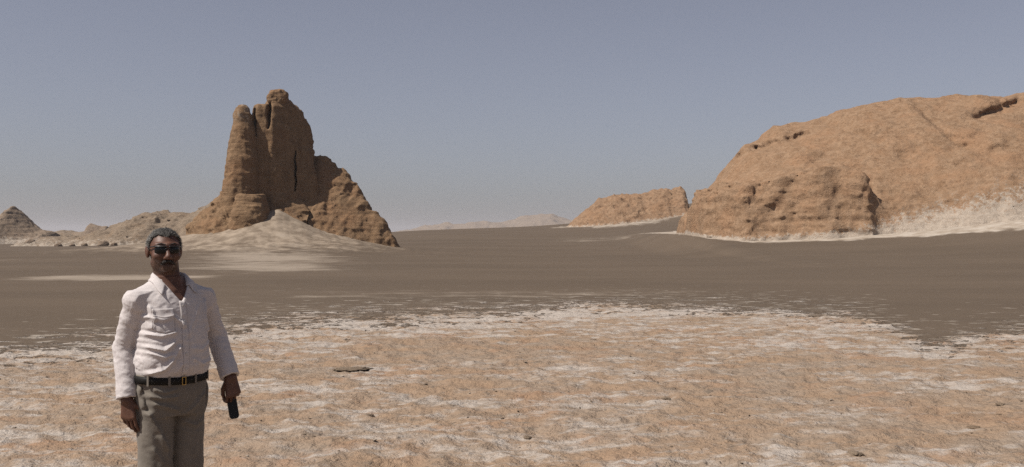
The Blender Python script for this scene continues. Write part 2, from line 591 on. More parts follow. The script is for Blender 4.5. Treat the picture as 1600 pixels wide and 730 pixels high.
# ----------------------------------------------------------------------------
# rock
# ----------------------------------------------------------------------------
def rock_material(name, dark, light, red, strata=1.3, bump=1.0, dust_col=(0.385, 0.330, 0.272), fine=1.0, grain=1.0):
    g = NT(name)
    p = g.pos()
    n1 = g.noise(p, 0.35, 4, 0.6)
    n2 = g.noise(p, 1.6, 5, 0.62)
    n3 = g.noise(p, 4.2 * fine, 6, 0.75)
    n4 = g.noise(p, 24.0 * fine, 3, 0.7)
    ps = g.n("Mapping", {"Vector": p, "Scale": (0.12, 0.12, strata)})
    st = g.noise(ps, 2.2, 5, 0.65, 0.3)
    c = g.mix(g.ramp(n2, 0.33, 0.68), dark, light)
    c = g.mix(g.ramp(n1, 0.45, 0.7, 0, 0.75), c, red)
    c = g.mix(g.ramp(st, 0.54, 0.68, 0, 0.28), c, tuple(v * 0.70 for v in dark))
    c = g.mix(g.ramp(st, 0.44, 0.32, 0, 0.22), c, tuple(min(v * 1.18, 0.8) for v in light))
    c = g.mix(g.ramp(n3, 0.52, 0.64, 0, 0.75 * grain), c, tuple(v * 0.55 for v in dark))
    c = g.mix(g.ramp(n3, 0.46, 0.34, 0, 0.6 * grain), c, tuple(min(v * 1.22, 0.8) for v in light))
    c = g.mix(g.ramp(n4, 0.55, 0.72, 0, 0.5), c, tuple(min(v * 1.3, 0.8) for v in light))
    du = g.math('ADD', g.attr("dust"), g.math('MULTIPLY', g.math('SUBTRACT', n3, 0.5), 1.5))
    du = g.math('ADD', du, g.math('MULTIPLY', g.math('SUBTRACT', n2, 0.5), 0.8))
    c = g.mix(g.ramp(du, 0.42, 0.75, 0, 0.9), c, dust_col)
    h = g.math('ADD', g.math('MULTIPLY', n2, 0.17), g.math('MULTIPLY', n3, 0.26 * grain))
    n5 = g.n("Math", {0: g.math('SUBTRACT', g.noise(p, 2.6 * fine, 6, 0.75), 0.5)}, operation='ABSOLUTE')
    h = g.math('ADD', h, g.math('MULTIPLY', n5, 0.45 * grain))
    c = g.mix(g.ramp(n5, 0.035, 0.0, 0, 0.45 * grain), c, tuple(v * 0.6 for v in dark))
    h = g.math('ADD', h, g.math('MULTIPLY', st, 0.13))
    h = g.math('ADD', h, g.math('MULTIPLY', n4, 0.07))
    return g.done(c, 0.95, h, 0.75 * bump, 1.0, spec=0.1)


M_TOWER = rock_material("tower_rock", (0.160, 0.100, 0.057), (0.225, 0.146, 0.086), (0.228, 0.130, 0.071), 2.2, 0.8, grain=0.6)
M_MOUND = rock_material("outcrop_rock", (0.222, 0.137, 0.081), (0.290, 0.192, 0.122), (0.294, 0.171, 0.098), 1.2, 0.8, grain=0.85)
M_MID = rock_material("distant_rock", (0.215, 0.132, 0.080), (0.270, 0.178, 0.112), (0.270, 0.160, 0.092), 1.0, 0.8, fine=0.6)
M_PALE = rock_material("pale_rock", (0.173, 0.130, 0.093), (0.242, 0.188, 0.138), (0.220, 0.156, 0.104), 1.0, 1.0, fine=0.5)
M_GREY = rock_material("grey_rock", (0.165, 0.122, 0.088), (0.235, 0.180, 0.134), (0.225, 0.160, 0.112), 1.0, 0.8, fine=0.5)


def carve_noise(x, y, z, big=0.35, mid=0.15, strata=0.12, sc=1.0):
    """erosion: lumps, gullies and horizontal beds"""
    a = fbm(x * 0.45 * sc, y * 0.45 * sc, z * 0.55 * sc, 4)
    b = fbm(x * 1.3 * sc, y * 1.3 * sc, z * 1.6 * sc, 4, ridged=True)
    w = 0.5 * fbm(x * 0.3 * sc, y * 0.3 * sc, z * 0.3 * sc, 2)
    s = fbm(x * 0.12, y * 0.12, (z + w) * 1.9, 3) + 0.6 * fbm(x * 0.2, y * 0.2, (z + w) * 5.2, 2)
    return -(big * a + mid * b + strata * s)


def rock(name, g, mat, root=None, dust=None):
    P, Q = g.mesh()
    d = np.zeros(len(P)) - 0.5 if dust is None else dust(P)
    o = mesh_obj(name, P, Q, mat, attrs={"dust": d})
    if root is not None:
        part(o, root)
    return o


# --- the tower -------------------------------------------------------------
tower = empty("rock_tower", (TX, TY, 0))
tag(tower, "tall eroded brown rock tower with a split pillar above a fan of sand", "rock formation")


def build_tower():
    h = 0.10
    # main pillar: a block standing corner-on, its broad face looking right of the camera
    c, s = math.cos(R(46)), math.sin(R(46))
    g = Grid((TX - 5, TY - 5, 2.0), (TX + 6.5, TY + 6.5, 14.4), 0.09)

    def pillar(X, Y, Z):
        xl = X - TX; yl = Y - (TY + 0.6)
        xc = np.interp(Z, [3, 6, 9, 12, 14], [0.50, 0.40, 0.20, -0.15, -0.30])
        hx = np.interp(Z, [2, 4, 6, 8.5, 10.5, 11.6, 12.4, 13.0, 13.6], [2.75, 2.55, 2.4, 2.3, 2.2, 2.0, 1.65, 1.2, 0.5])
        hy = np.interp(Z, [2, 4, 6, 10, 11.6, 12.6, 13.2, 13.6], [1.45, 1.35, 1.25, 1.1, 1.0, 0.95, 0.7, 0.4])
        u = (xl - xc) * c + yl * s; v = -(xl - xc) * s + yl * c
        q = ((np.abs(u) / hx) ** 4 + (np.abs(v) / hy) ** 4) ** 0.25
        f = (q - 1) * np.minimum(hx, hy)
        return np.maximum(f, (Z - 13.35) * 0.8)
    g.add(pillar)
    # left lobe of the summit, a little lower
    g.cap((TX - 1.75, TY - 0.9, 5), (TX - 1.52, TY - 0.75, 12.05), 1.05, 0.78, 0.35)
    # rib on the right-hand end of the broad face
    g.cap((TX + 2.5, TY + 1.0, 3), (TX + 1.9, TY + 1.0, 8.6), 0.95, 0.5, 0.4)
    g.band(lambda x, y, z: carve_noise(x, y, z, 0.20, 0.06, 0.06) - 0.26 * fbm(x * 0.95, y * 0.95, z * 0.07, 3) - 0.08 * fbm(x * 2.4, y * 2.4, z * 0.25, 3), 0.8)

    # vertical clefts
    def cleft(px, z0, z1, w, yc, dep):
        xx = TX + (px - 440) * 0.0546
        def fn(X, Y, Z):
            xw = xx + 0.05 * np.sin(Z * 1.3) + 0.03 * np.sin(Z * 5.1 + 1)
            return np.maximum(np.maximum(np.abs(X - xw) - w * (1 - 0.55 * np.abs((Z - (z0 + z1) / 2) / (z1 - z0) * 2)), np.abs(Y - yc) - dep), np.maximum(z0 - Z, Z - z1))
        g.cut(fn, (xx - 1, yc - dep, z0), (xx + 1, yc + dep, z1), 0.12)
    cleft(462, 5.4, 9.0, 0.10, TY + 0.2, 1.6)
    cleft(425, 10.6, 13.8, 0.20, TY - 0.9, 1.3)
    cleft(404, 5.0, 12.4, 0.20, TY - 1.9, 1.3)
    rock("pillar", g, M_TOWER, tower)

    # slender side column with a pale knob
    g = Grid((TX - 6.2, TY - 5.2, 3.0), (TX - 0.4, TY + 2.5, 13.6), 0.08)

    def column(X, Y, Z):
        xc = np.interp(Z, [3, 5.1, 8.1, 10.6, 12.7], [-3.15, -3.05, -2.88, -2.78, -2.90])
        r = np.interp(Z, [3, 5.1, 6.5, 8.1, 9.6, 10.4, 10.75, 11.1, 11.8, 12.35, 12.62, 12.7], [1.85, 1.55, 1.42, 1.28, 1.10, 0.95, 0.86, 0.74, 0.70, 0.55, 0.30, 0.0])
        return np.maximum((np.sqrt((X - TX - xc) ** 2 + ((Y - TY + 1.6) / 1.2) ** 2) - r) * 0.9, Z - 12.65)
    g.add(column)
    g.band(lambda x, y, z: carve_noise(x, y, z, 0.20, 0.07, 0.05) - 0.12 * fbm(x * 1.6, y * 1.6, z * 0.15, 3), 0.8)
    rock("side_column", g, M_TOWER, tower, lambda P: 0.45 * sstep(10.6, 11.3, P[:, 2]))

    # weathered cap
    g = Grid((TX - 1.8, TY - 1.4, 12.6), (TX + 1.2, TY + 1.8, 15.0), 0.06)
    g.add(lambda X, Y, Z: (((np.abs(X - TX + 0.38) / 0.74) ** 3.4 + (np.abs(Y - TY - 0.2) / 0.75) ** 3.4 + (np.abs(Z - 13.45 + 0.08 * (X - TX)) / 0.62) ** 3.4) ** (1 / 3.4) - 1) * 0.6)
    g.cut(lambda X, Y, Z: (Z - 12.9) + 0 * X + 0 * Y)
    g.band(lambda x, y, z: carve_noise(x, y, z, 0.22, 0.08, 0.06, 1.6), 0.6)
    rock("cap_stone", g, M_TOWER, tower)

    # rugged foot running down to the left
    g = Grid((TX - 12.5, TY - 10.5, -1.2), (TX + 2.5, TY + 8, 7.0), 0.11)

    def foot(X, Y, Z):
        ridge = smooth_interp(X - TX, [-12, -9.6, -8.4, -7.3, -6.0, -4.8, -3.5, -1.5, 0.5, 2.5], [-3, -1.0, 0.3, 1.7, 3.3, 4.75, 5.25, 5.2, 4.6, 3.6])
        yr = np.interp(X - TX, [-10, -5, 0], [TY - 3.0, TY - 1.6, TY - 0.2])
        e = np.where(Y < yr, (yr - Y) * 1.12, (Y - yr) * 0.7)
        e = np.sqrt(e * e + 0.5) - 0.7
        return (Z - (ridge - e)) * 0.62
    g.add(foot)
    # gullies running down the slope
    g.band(lambda x, y, z: carve_noise(x, y, z, 0.50, 0.30, 0.14) - 0.22 * fbm((x + 0.5 * z) * 1.1, y * 0.5, z * 0.3, 3, ridged=True), 1.2)
    rock("rocky_foot", g, M_TOWER, tower, lambda P: 0.75 - P[:, 2] * 0.6)

    # rounded block at the foot of the pillar
    g = Grid((TX - 4.6, TY - 7.2, 0.6), (TX + 1.6, TY - 0.5, 6.2), 0.08)

    def block(X, Y, Z):
        hx = np.interp(Z, [0, 2, 4, 5, 5.4], [1.75, 1.6, 1.35, 1.0, 0.6])
        q = ((np.abs(X - TX + 1.75) / hx) ** 2.8 + (np.abs(Y - TY + 3.3) / (hx * 1.25)) ** 2.8) ** (1 / 2.8)
        return np.maximum((q - 1) * hx, Z - 5.0)
    g.add(block)
    g.band(lambda x, y, z: carve_noise(x, y, z, 0.30, 0.14, 0.10), 0.9)
    rock("foot_block", g, M_TOWER, tower)

    # shoulder running down to the right behind the pillar
    g = Grid((TX + 0.0, TY - 5, -1.5), (TX + 13.5, TY + 12, 9.2), 0.11)

    def shoulder(X, Y, Z):
        ridge = smooth_interp(X - TX, [0, 2.7, 4.3, 5.2, 5.8, 6.6, 7.1, 8.1, 8.8, 9.6, 10.5, 13], [8.4, 8.2, 7.45, 6.7, 5.9, 5.0, 4.2, 3.2, 2.2, 1.1, -0.6, -3])
        yr = np.interp(X - TX, [0, 4, 11], [TY + 2.8, TY + 2.6, TY + 0.6])
        dy_ = np.maximum(yr - Y, 0)
        e = np.where(Y < yr, np.where(dy_ < 2.2, dy_ * 1.9, 4.18 + (dy_ - 2.2) * 1.3), (Y - yr) * 0.9)
        e = np.sqrt(e * e + 0.35) - 0.6
        return (Z - (ridge - e)) * 0.62
    g.add(shoulder)
    g.band(lambda x, y, z: carve_noise(x, y, z, 0.42, 0.24, 0.16) - 0.18 * fbm((x - 0.4 * z) * 1.0, y * 0.4, z * 0.35, 3, ridged=True), 1.5)
    rock("shoulder", g, M_TOWER, tower, lambda P: 0.4 - P[:, 2] * 0.5)


build_tower()


# --- the big outcrop on the right --------------------------------------------
def build_outcrop():
    RY = 97.0
    r_px = np.array([1045, 1065, 1085, 1110, 1125, 1140, 1165, 1203, 1216, 1270, 1320, 1365, 1400, 1450, 1510, 1530, 1600, 1750, 2000])
    r_py = np.array([372, 362, 338, 308, 280, 255, 228, 211, 200, 193, 178, 173, 157, 152, 150, 153, 149, 146, 150])
    r_x = wx(r_px, RY); r_z = wz(r_py, RY)
    r_x[0] -= 0.6
    g = Grid((13.5, 75, -1.0), (50, 108, 17.0), 0.16)

    def body(X, Y, Z):
        rz = np.interp(X, r_x, r_z)
        fy = np.interp(X, FOOT_X, FOOT_Y) + 0.6
        fz = np.interp(X, FOOT_X, FOOT_Z) - 0.5
        span = np.maximum(RY - fy, 2.0)
        v = (Y - fy) / span
        prof = np.where(v < 0, v * 2.0, np.where(v < 1, np.interp(np.clip(v, 0, 1), [0, 0.12, 0.3, 0.55, 0.8, 1], [0, 0.24, 0.46, 0.71, 0.91, 1.0]), 1.0))
        hh = fz + np.maximum(rz - fz, 0.4) * prof - 9.0 * sstep(16.7, 15.2, X)
        back = np.maximum(Y - RY - 2.5, 0) * 0.75
        return (Z - (hh - back)) * 0.66
    g.add(body)
    # broken cliff band along the lower left, with a shelf above it that ends in a drop on the right
    c_px = np.array([1086, 1098, 1115, 1150, 1200, 1240, 1300, 1335, 1352])
    c_py = np.array([354, 340, 324, 309, 298, 290, 277, 280, 290])
    c_x = wx(c_px, 84.0); c_z = wz(c_py, 84.0)
    xq = np.linspace(13, 51, 600)
    jog = 0.9 * fbm(xq * 0.40, 0 * xq + 2.1, 5.5, 2) + 0.12 * fbm(xq * 1.2, 0 * xq + 7.1, 2.5, 2)

    def cliff(X, Y, Z):
        fy = np.interp(X, FOOT_X, FOOT_Y) + 0.1 + np.interp(X, xq, jog)
        fz = np.interp(X, FOOT_X, FOOT_Z) - 0.4
        ct = np.interp(X, c_x, c_z)
        d = Y - fy
        top = np.minimum(fz + np.maximum(d, -2) * 2.7, ct + (d - 1.6) * 0.16)
        top = top - 1.7 * np.maximum(X - c_x[-1] + 0.8, 0) - 3.0 * np.maximum(c_x[0] - X, 0)
        top = np.where(Y > 92, top - (Y - 92) * 3, top)
        return (Z - top) * 0.42
    g.add(cliff, k=0.35)
    g.band(lambda x, y, z: -0.75 * fbm(x * 0.13, y * 0.13 + 3, z * 0.16, 2) - 0.36 * sstep(7.6, 6.0, z) * sstep(32, 29.5, x) * fbm(x * 0.55, y * 0.55, z * 0.9 + 2, 5, ridged=True), 1.3)
    g.band(lambda x, y, z: carve_noise(x, y, z, 0.34, 0.12, 0.08), 0.9)
    # rougher low down
    g.band(lambda x, y, z: -0.20 * sstep(7.5, 4.0, z) * fbm(x * 1.3, y * 1.3, z * 1.7, 4, ridged=True)
           - 0.26 * sstep(7.0, 4.5, z) * sstep(32, 28, x) * (fbm(x * 0.2, y * 0.2, z * 2.6 + 0.5 * fbm(x * 0.4, y * 0.4, z * 0.4, 2), 3) + 0.6 * fbm(x * 0.9, y * 0.9, z * 4.5, 3))
           - 0.10 * sstep(0.1, 0.5, fbm(x * 0.15, y * 0.15, z * 0.2 + 3, 2)) * fbm(x * 2.6, y * 2.6, z * 3.2, 3, ridged=True), 0.5)

    # gullies, cracks and overhung pockets, worn in along lines across the face
    def fl(pts):
        r = []
        for px, py in pts:
            Y = np.interp(py, [150, 200, 280, 350, 380], [96.5, 93.5, 86, 82.5, 82])
            r.append((float(wx(px, Y)), float(wz(py, Y))))
        return r
    gul = [([(1198, 227), (1232, 220), (1268, 207)], 1.5, 0.38), ([(1150, 262), (1172, 240), (1190, 232)], 1.0, 0.35), ([(1500, 190), (1545, 176), (1595, 158)], 1.2, 0.35), ([(1290, 300), (1284, 340)], 0.8, 0.3), ([(1180, 300), (1172, 345)], 0.7, 0.3), ([(1330, 300), (1322, 350)], 0.9, 0.35), ([(1300, 185), (1340, 215), (1400, 250)], 0.6, 0.5), ([(1420, 175), (1450, 215), (1520, 262)], 0.6, 0.6), ([(1234, 286), (1224, 304), (1211, 324), (1204, 336)], 1.0, 0.42), ([(1212, 318), (1198, 342), (1188, 356)], 1.0, 0.5), ([(1244, 292), (1262, 289)], 0.7, 0.17),
           ([(1224, 344), (1241, 335)], 0.7, 0.13), ([(1255, 340), (1263, 346)], 0.6, 0.13), ([(1353, 284), (1351, 302), (1344, 322), (1330, 350)], 1.1, 0.5),
           ([(1328, 291), (1354, 293)], 0.8, 0.2), ([(1262, 283), (1290, 274), (1320, 271), (1346, 275)], 0.45, 0.14), ([(1139, 332), (1152, 338)], 0.6, 0.15),
           ([(1145, 322), (1150, 326)], 0.5, 0.12), ([(1505, 192), (1545, 180), (1592, 163)], 0.7, 0.4), ([(1440, 247), (1475, 236), (1502, 214)], 0.5, 0.4),
           ([(1560, 222), (1605, 210)], 0.5, 0.3), ([(1118, 322), (1150, 296), (1172, 262)], 0.4, 0.35), ([(1240, 288), (1262, 262), (1300, 235)], 0.28, 0.3),
           ([(1400, 318), (1440, 305), (1500, 296)], 0.4, 0.3), ([(1470, 262), (1520, 240), (1560, 236)], 0.35, 0.3), ([(1165, 318), (1185, 300), (1205, 290)], 0.6, 0.35),
           ([(1150, 352), (1168, 344)], 0.5, 0.2), ([(1280, 330), (1300, 322)], 0.3, 0.2), ([(1560, 300), (1600, 288)], 0.4, 0.25)]

    def wear(x, y, z):
        jx = x + 0.35 * fbm(x * 0.9, y * 0.9, z * 0.9, 3); jz = z + 0.30 * fbm(x * 0.9 + 7, y * 0.9, z * 0.9, 3)
        m = (0.7 + 0.9 * fbm(x * 0.6, y * 0.4, z * 0.6 + 4, 3)) * np.where(z < 7.4, 0.6, 1.0)
        t = 0
        for pts, amp, w in gul:
            P2 = fl(pts)
            d = np.full(x.shape, 9.0, f32)
            for (x0, z0), (x1, z1) in zip(P2[:-1], P2[1:]):
                ex, ez = x1 - x0, z1 - z0
                tt = np.clip(((jx - x0) * ex + (jz - z0) * ez) / (ex * ex + ez * ez), 0, 1)
                d = np.minimum(d, np.hypot(jx - x0 - tt * ex, jz - z0 - tt * ez))
            t = t + amp * np.exp(-(d / w) ** 2)
        return np.clip(t * m, 0, 1.0) * 0.45 * (y < 97)
    g.band(wear, 1.4)

    def dust(P):
        x, y, z = P.T
        fz = np.interp(x, FOOT_X, FOOT_Z)
        hgt = np.interp(x, [14, 20, 28, 34, 44], [0.4, 0.6, 1.2, 3.0, 5.0])
        return 0.95 - (z - fz) / hgt * 0.8
    o = rock("rock_outcrop", g, M_MOUND, None, dust)
    tag(o, "huge sandy orange rock outcrop filling the right edge above a white salt foot", "rock formation", kind="thing")
    return o


build_outcrop()


# --- ridges farther off ------------------------------------------------------
def ridge_rock(name, label, cat, Y, prof, foot_z, front, backw, mat, voxel, noise, dust=None, round_=0.8, kind=None):
    """a free-standing eroded ridge: prof = outline as (px, py) seen at distance Y"""
    px, py = np.array(prof, float).T
    xs = wx(px, Y); zs = wz(py, Y)
    zmin = foot_z - 2
    g = Grid((xs[0] - 1, Y - front - 2, zmin), (xs[-1] + 1, Y + backw + 2, zs.max() + 2.0), voxel)

    def fn(X, Y_, Z):
        rz = np.interp(X, xs, zs)
        hgt = np.maximum(rz - foot_z, 0.0) + 0.01
        w = front * (0.35 + 0.65 * np.sqrt(hgt / (zs.max() - foot_z)))
        wb = backw * (0.35 + 0.65 * np.sqrt(hgt / (zs.max() - foot_z)))
        v = np.where(Y_ < Y, (Y - Y_) / w, (Y_ - Y) / wb)
        e = hgt * v ** 1.35 * (1 + 0.4 * v)
        return (Z - (rz - e)) * 0.6
    g.add(fn)
    g.band(lambda x, y, z: noise(x, y, z), voxel * 6)
    o = rock(name, g, mat, None, dust)
    # origin at the foot
    cx = float(xs.mean())
    o.data.transform(__import__("mathutils").Matrix.Translation((-cx, -Y, -foot_z)))
    o.location = (cx, Y, foot_z)
    tag(o, label, cat, kind=kind or "thing")
    return o


ridge_rock("rock_outcrop", "low orange rock outcrop on the dark dune, far off in the middle", "rock formation", 166,
           [(878, 368), (888, 360), (895, 350), (905, 338), (918, 327), (938, 316), (960, 308), (990, 306), (1003, 309), (1020, 301), (1035, 300), (1048, 300), (1062, 296), (1069, 301), (1073, 318), (1076, 334)],
           2.0, 9, 9, M_MID, 0.17, lambda x, y, z: carve_noise(x, y, z, 0.55, 0.20, 0.08, 0.8) - 0.3 * fbm((x + y) * 0.6, z * 0.25, y * 0.2, 3, ridged=True),
           lambda P: 0.7 - (P[:, 2] - ground_base(P[:, 0], P[:, 1])) * 0.9)
ridge_rock("rock_ridge", "pale sandy ridge with flat ledges behind the rock tower", "ridge", 165,
           [(70, 380), (100, 374), (130, 371), (160, 366), (180, 354), (203, 348), (215, 340), (232, 333), (262, 334), (268, 338), (300, 336), (320, 326), (345, 312), (380, 300), (430, 296), (470, 320), (500, 372)],
           0.0, 20, 20, M_PALE, 0.24, lambda x, y, z: carve_noise(x, y, z, 0.7, 0.26, 0.16, 0.6), lambda P: 0.45 - (P[:, 2] - 1.0) * 0.25)
ridge_rock("rock_hill", "pointed brown rock hill at the far left edge", "rock formation", 205,
           [(-90, 382), (-60, 366), (-30, 352), (-8, 347), (6, 338), (15, 327), (22, 324), (30, 330), (40, 342), (52, 353), (62, 361), (80, 364), (87, 368), (90, 382)],
           0.0, 14, 14, M_GREY, 0.26, lambda x, y, z: carve_noise(x, y, z, 0.35, 0.22, 0.16, 0.55), lambda P: 0.5 - (P[:, 2] - 1.2) * 0.3)
ridge_rock("rock_mesa", "small dark flat-topped rock far off between hill and ridge", "rock formation", 330,
           [(132, 372), (138, 352), (142, 349), (150, 351), (160, 354), (168, 354), (172, 360), (178, 372)],
           0.5, 7, 7, M_GREY, 0.3, lambda x, y, z: carve_noise(x, y, z, 0.2, 0.15, 0.15, 0.5))
ridge_rock("rock_bank", "low pale bank of rock far off behind the mesa", "bank", 345,
           [(40, 378), (70, 366), (95, 363), (112, 362), (125, 364), (135, 362), (160, 361), (190, 360), (220, 356), (260, 366), (300, 376)],
           0.0, 18, 18, M_PALE, 0.5, lambda x, y, z: carve_noise(x, y, z, 0.7, 0.3, 0.2, 0.4))
ridge_rock("far_hills", "faint hazy pinkish hills on the horizon", None, 2200,
           [(480, 372), (560, 366), (610, 364), (640, 361), (665, 355), (690, 352), (700, 350), (712, 353), (730, 351), (755, 348), (765, 350), (800, 347), (825, 341), (845, 337), (862, 336), (872, 341), (890, 345), (930, 342), (980, 348), (1040, 352), (1100, 366)],
           1.0, 180, 180, M_PALE, 4.5, lambda x, y, z: carve_noise(x, y, z, 7.0, 3.5, 0.8, 0.05), lambda P: -0.2 + 0 * P[:, 2], kind="structure")


# ----------------------------------------------------------------------------
# the man
# ----------------------------------------------------------------------------
MAN_Y = 5.1
MAN_X = wx(267, MAN_Y)
TH = R(25)                                    # turned away from the line to the camera
MAN_YAW = math.atan2(-MAN_X, MAN_Y) + TH      # facing, from -Y towards +X
cT, sT = math.cos(TH), math.sin(TH)


def hp(px, py, b=0.0):
    """a point of the man's body frame from where the photograph shows it and its depth b"""
    a = (px - 267) / 322.0
    return np.array((cT * a + sT * b, -sT * a + cT * b, 1.72 - (py - 357) / 305.0))


def skin_material():
    g = NT("skin")
    p = g.n("TexCoord", o=3)
    n = g.noise(p, 30, 4, 0.6); n2 = g.noise(p, 140, 3, 0.6)
    c = g.mix(g.ramp(n, 0.35, 0.65), (0.080, 0.036, 0.023), (0.110, 0.052, 0.033))
    c = g.mix(g.ramp(n2, 0.5, 0.7, 0, 0.25), c, (0.070, 0.032, 0.020))
    c = g.mix(g.math('MULTIPLY', g.attr("beard"), g.ramp(n2, 0.3, 0.6, 0.5, 0.95)), c, (0.036, 0.024, 0.019))
    return g.done(c, 0.52, n2, 0.35, 0.002, spec=0.38, **{"Subsurface Weight": 0.05, "Subsurface Radius": (0.012, 0.005, 0.003)})


def cloth_material(name, c1, c2, weave=900.0, stripe=0.0, rough=0.9, coarse=6.0):
    g = NT(name)
    p = g.n("TexCoord", o=3)
    n = g.noise(p, coarse, 4, 0.6)
    c = g.mix(g.ramp(n, 0.3, 0.7), c1, c2)
    w = g.noise(p, weave * 0.35, 2, 0.7)
    if stripe:
        # faint small check woven into the cloth
        px_ = g.n("TexWave", {"Vector": p, "Scale": stripe, "Distortion": 1.2, "Detail": 1.0}, o=1, bands_direction='X')
        pz_ = g.n("TexWave", {"Vector": p, "Scale": stripe, "Distortion": 1.2, "Detail": 1.0}, o=1, bands_direction='Z')
        k = g.ramp(g.math('ADD', px_, pz_), 1.15, 1.8, 0, 0.30)
        c = g.mix(k, c, (0.334, 0.258, 0.281))
    c = g.mix(g.ramp(w, 0.5, 0.75, 0, 0.22), c, tuple(v * 0.6 for v in c1))
    fold = g.noise(p, 28, 4, 0.6, 0.5)
    h = g.math('ADD', g.math('MULTIPLY', fold, 0.5), g.math('MULTIPLY', w, 0.06))
    return g.done(c, rough, h, 0.55, 0.006, spec=0.15, **{"Sheen Weight": 0.1})


def plain(name, col, rough=0.4, metal=0.0, spec=0.5):
    g = NT(name)
    p = g.n("TexCoord", o=3)
    n = g.noise(p, 60, 3, 0.6)
    c = g.mix(g.ramp(n, 0.3, 0.7), tuple(v * 0.85 for v in col), tuple(min(1, v * 1.12) for v in col))
    return g.done(c, g.ramp(n, 0.2, 0.8, rough * 0.85, min(1, rough * 1.2)), None, spec=spec, **{"Metallic": metal})


M_SKIN = skin_material()
M_SHIRT = cloth_material("shirt_cotton", (0.475, 0.440, 0.430), (0.510, 0.474, 0.462), stripe=42.0)
M_TROUSER = cloth_material("trouser_cloth", (0.136, 0.119, 0.100), (0.166, 0.145, 0.122), coarse=9.0)
M_BELT = plain("belt_leather", (0.008, 0.007, 0.006), 0.6, spec=0.2)
M_GOLD = plain("brass", (0.34, 0.23, 0.085), 0.4, 1.0)
M_LENS = plain("dark_lens", (0.004, 0.004, 0.004), 0.16, spec=0.25)
M_FRAME = plain("dark_frame", (0.009, 0.008, 0.008), 0.35)
M_SHOE = plain("shoe_leather", (0.027, 0.018, 0.013), 0.45)
M_BUTTON = plain("button", (0.456, 0.433, 0.410), 0.35)
M_PHONE = plain("phone_plastic", (0.006, 0.006, 0.006), 0.5, spec=0.3)
M_SILVER = plain("phone_trim", (0.380, 0.380, 0.395), 0.3, 1.0)


def hair_material(name, dark, grey, amount):
    g = NT(name)
    p = g.n("TexCoord", o=3)
    q = g.n("Mapping", {"Vector": p, "Scale": (1.0, 0.5, 0.8)})
    n = g.noise(q, 260, 3, 0.7); m = g.noise(p, 22, 3, 0.6)
    c = g.mix(g.ramp(n, 0.35, 0.65), dark, grey)
    c = g.mix(g.ramp(m, 0.4, 0.65, 0, amount), c, grey)
    return g.done(c, 0.6, n, 0.9, 0.006, spec=0.3)


M_HAIR = hair_material("grey_hair", (0.016, 0.014, 0.012), (0.055, 0.050, 0.044), 0.3)
def strand_material():
    g = NT("hair_strand")
    c = g.mix(g.ramp(g.attr("grey"), 0.25, 0.75), (0.022, 0.019, 0.017), (0.175, 0.165, 0.150))
    return g.done(c, 0.5, spec=0.3)


M_STRAND = strand_material()
M_MOUST = hair_material("moustache_hair", (0.012, 0.009, 0.008), (0.035, 0.028, 0.024), 0.3)

# torso of the shirt: half width, half depth and centre by height
T_Z = [0.86, 0.93, 0.955, 0.985, 1.03, 1.10, 1.20, 1.29, 1.35, 1.39, 1.42, 1.45]
T_X = [0.165, 0.168, 0.172, 0.179, 0.181, 0.175, 0.173, 0.173, 0.165, 0.140, 0.105, 0.075]
T_Y = [0.115, 0.118, 0.122, 0.136, 0.143, 0.142, 0.138, 0.130, 0.115, 0.098, 0.080, 0.065]
T_C = [0.000, -0.006, -0.008, -0.014, -0.018, -0.018, -0.010, 0.000, 0.006, 0.010, 0.012, 0.014]


def torso_fn(shrink=0.0, z0=0.86, z1=1.45, ex=2.5):
    def fn(X, Y, Z):
        sk = shrink * (1 + 1.5 * sstep(1.35, 1.30, Z))
        rx = smooth_interp(Z, T_Z, T_X) - sk; ry = smooth_interp(Z, T_Z, T_Y) - sk; yc = smooth_interp(Z, T_Z, T_C)
        q = ((np.abs(X) / rx) ** ex + (np.abs(Y - yc) / ry) ** ex) ** (1 / ex)
        f = (q - 1) * np.minimum(rx, ry) * 0.95
        return np.maximum(f, np.maximum(z0 - Z, Z - z1))
    return fn


SH_R = np.array((-0.172, 0.006, 1.334)); SH_L = np.array((0.172, 0.006, 1.334))
EL_R = hp(195, 546, 0.015); WR_R = hp(201, 623, -0.075)
EL_L = hp(341, 536, 0.165); WR_L = hp(363, 602, 0.055)


def unit(v):
    v = np.array(v, float)
    return v / np.linalg.norm(v)


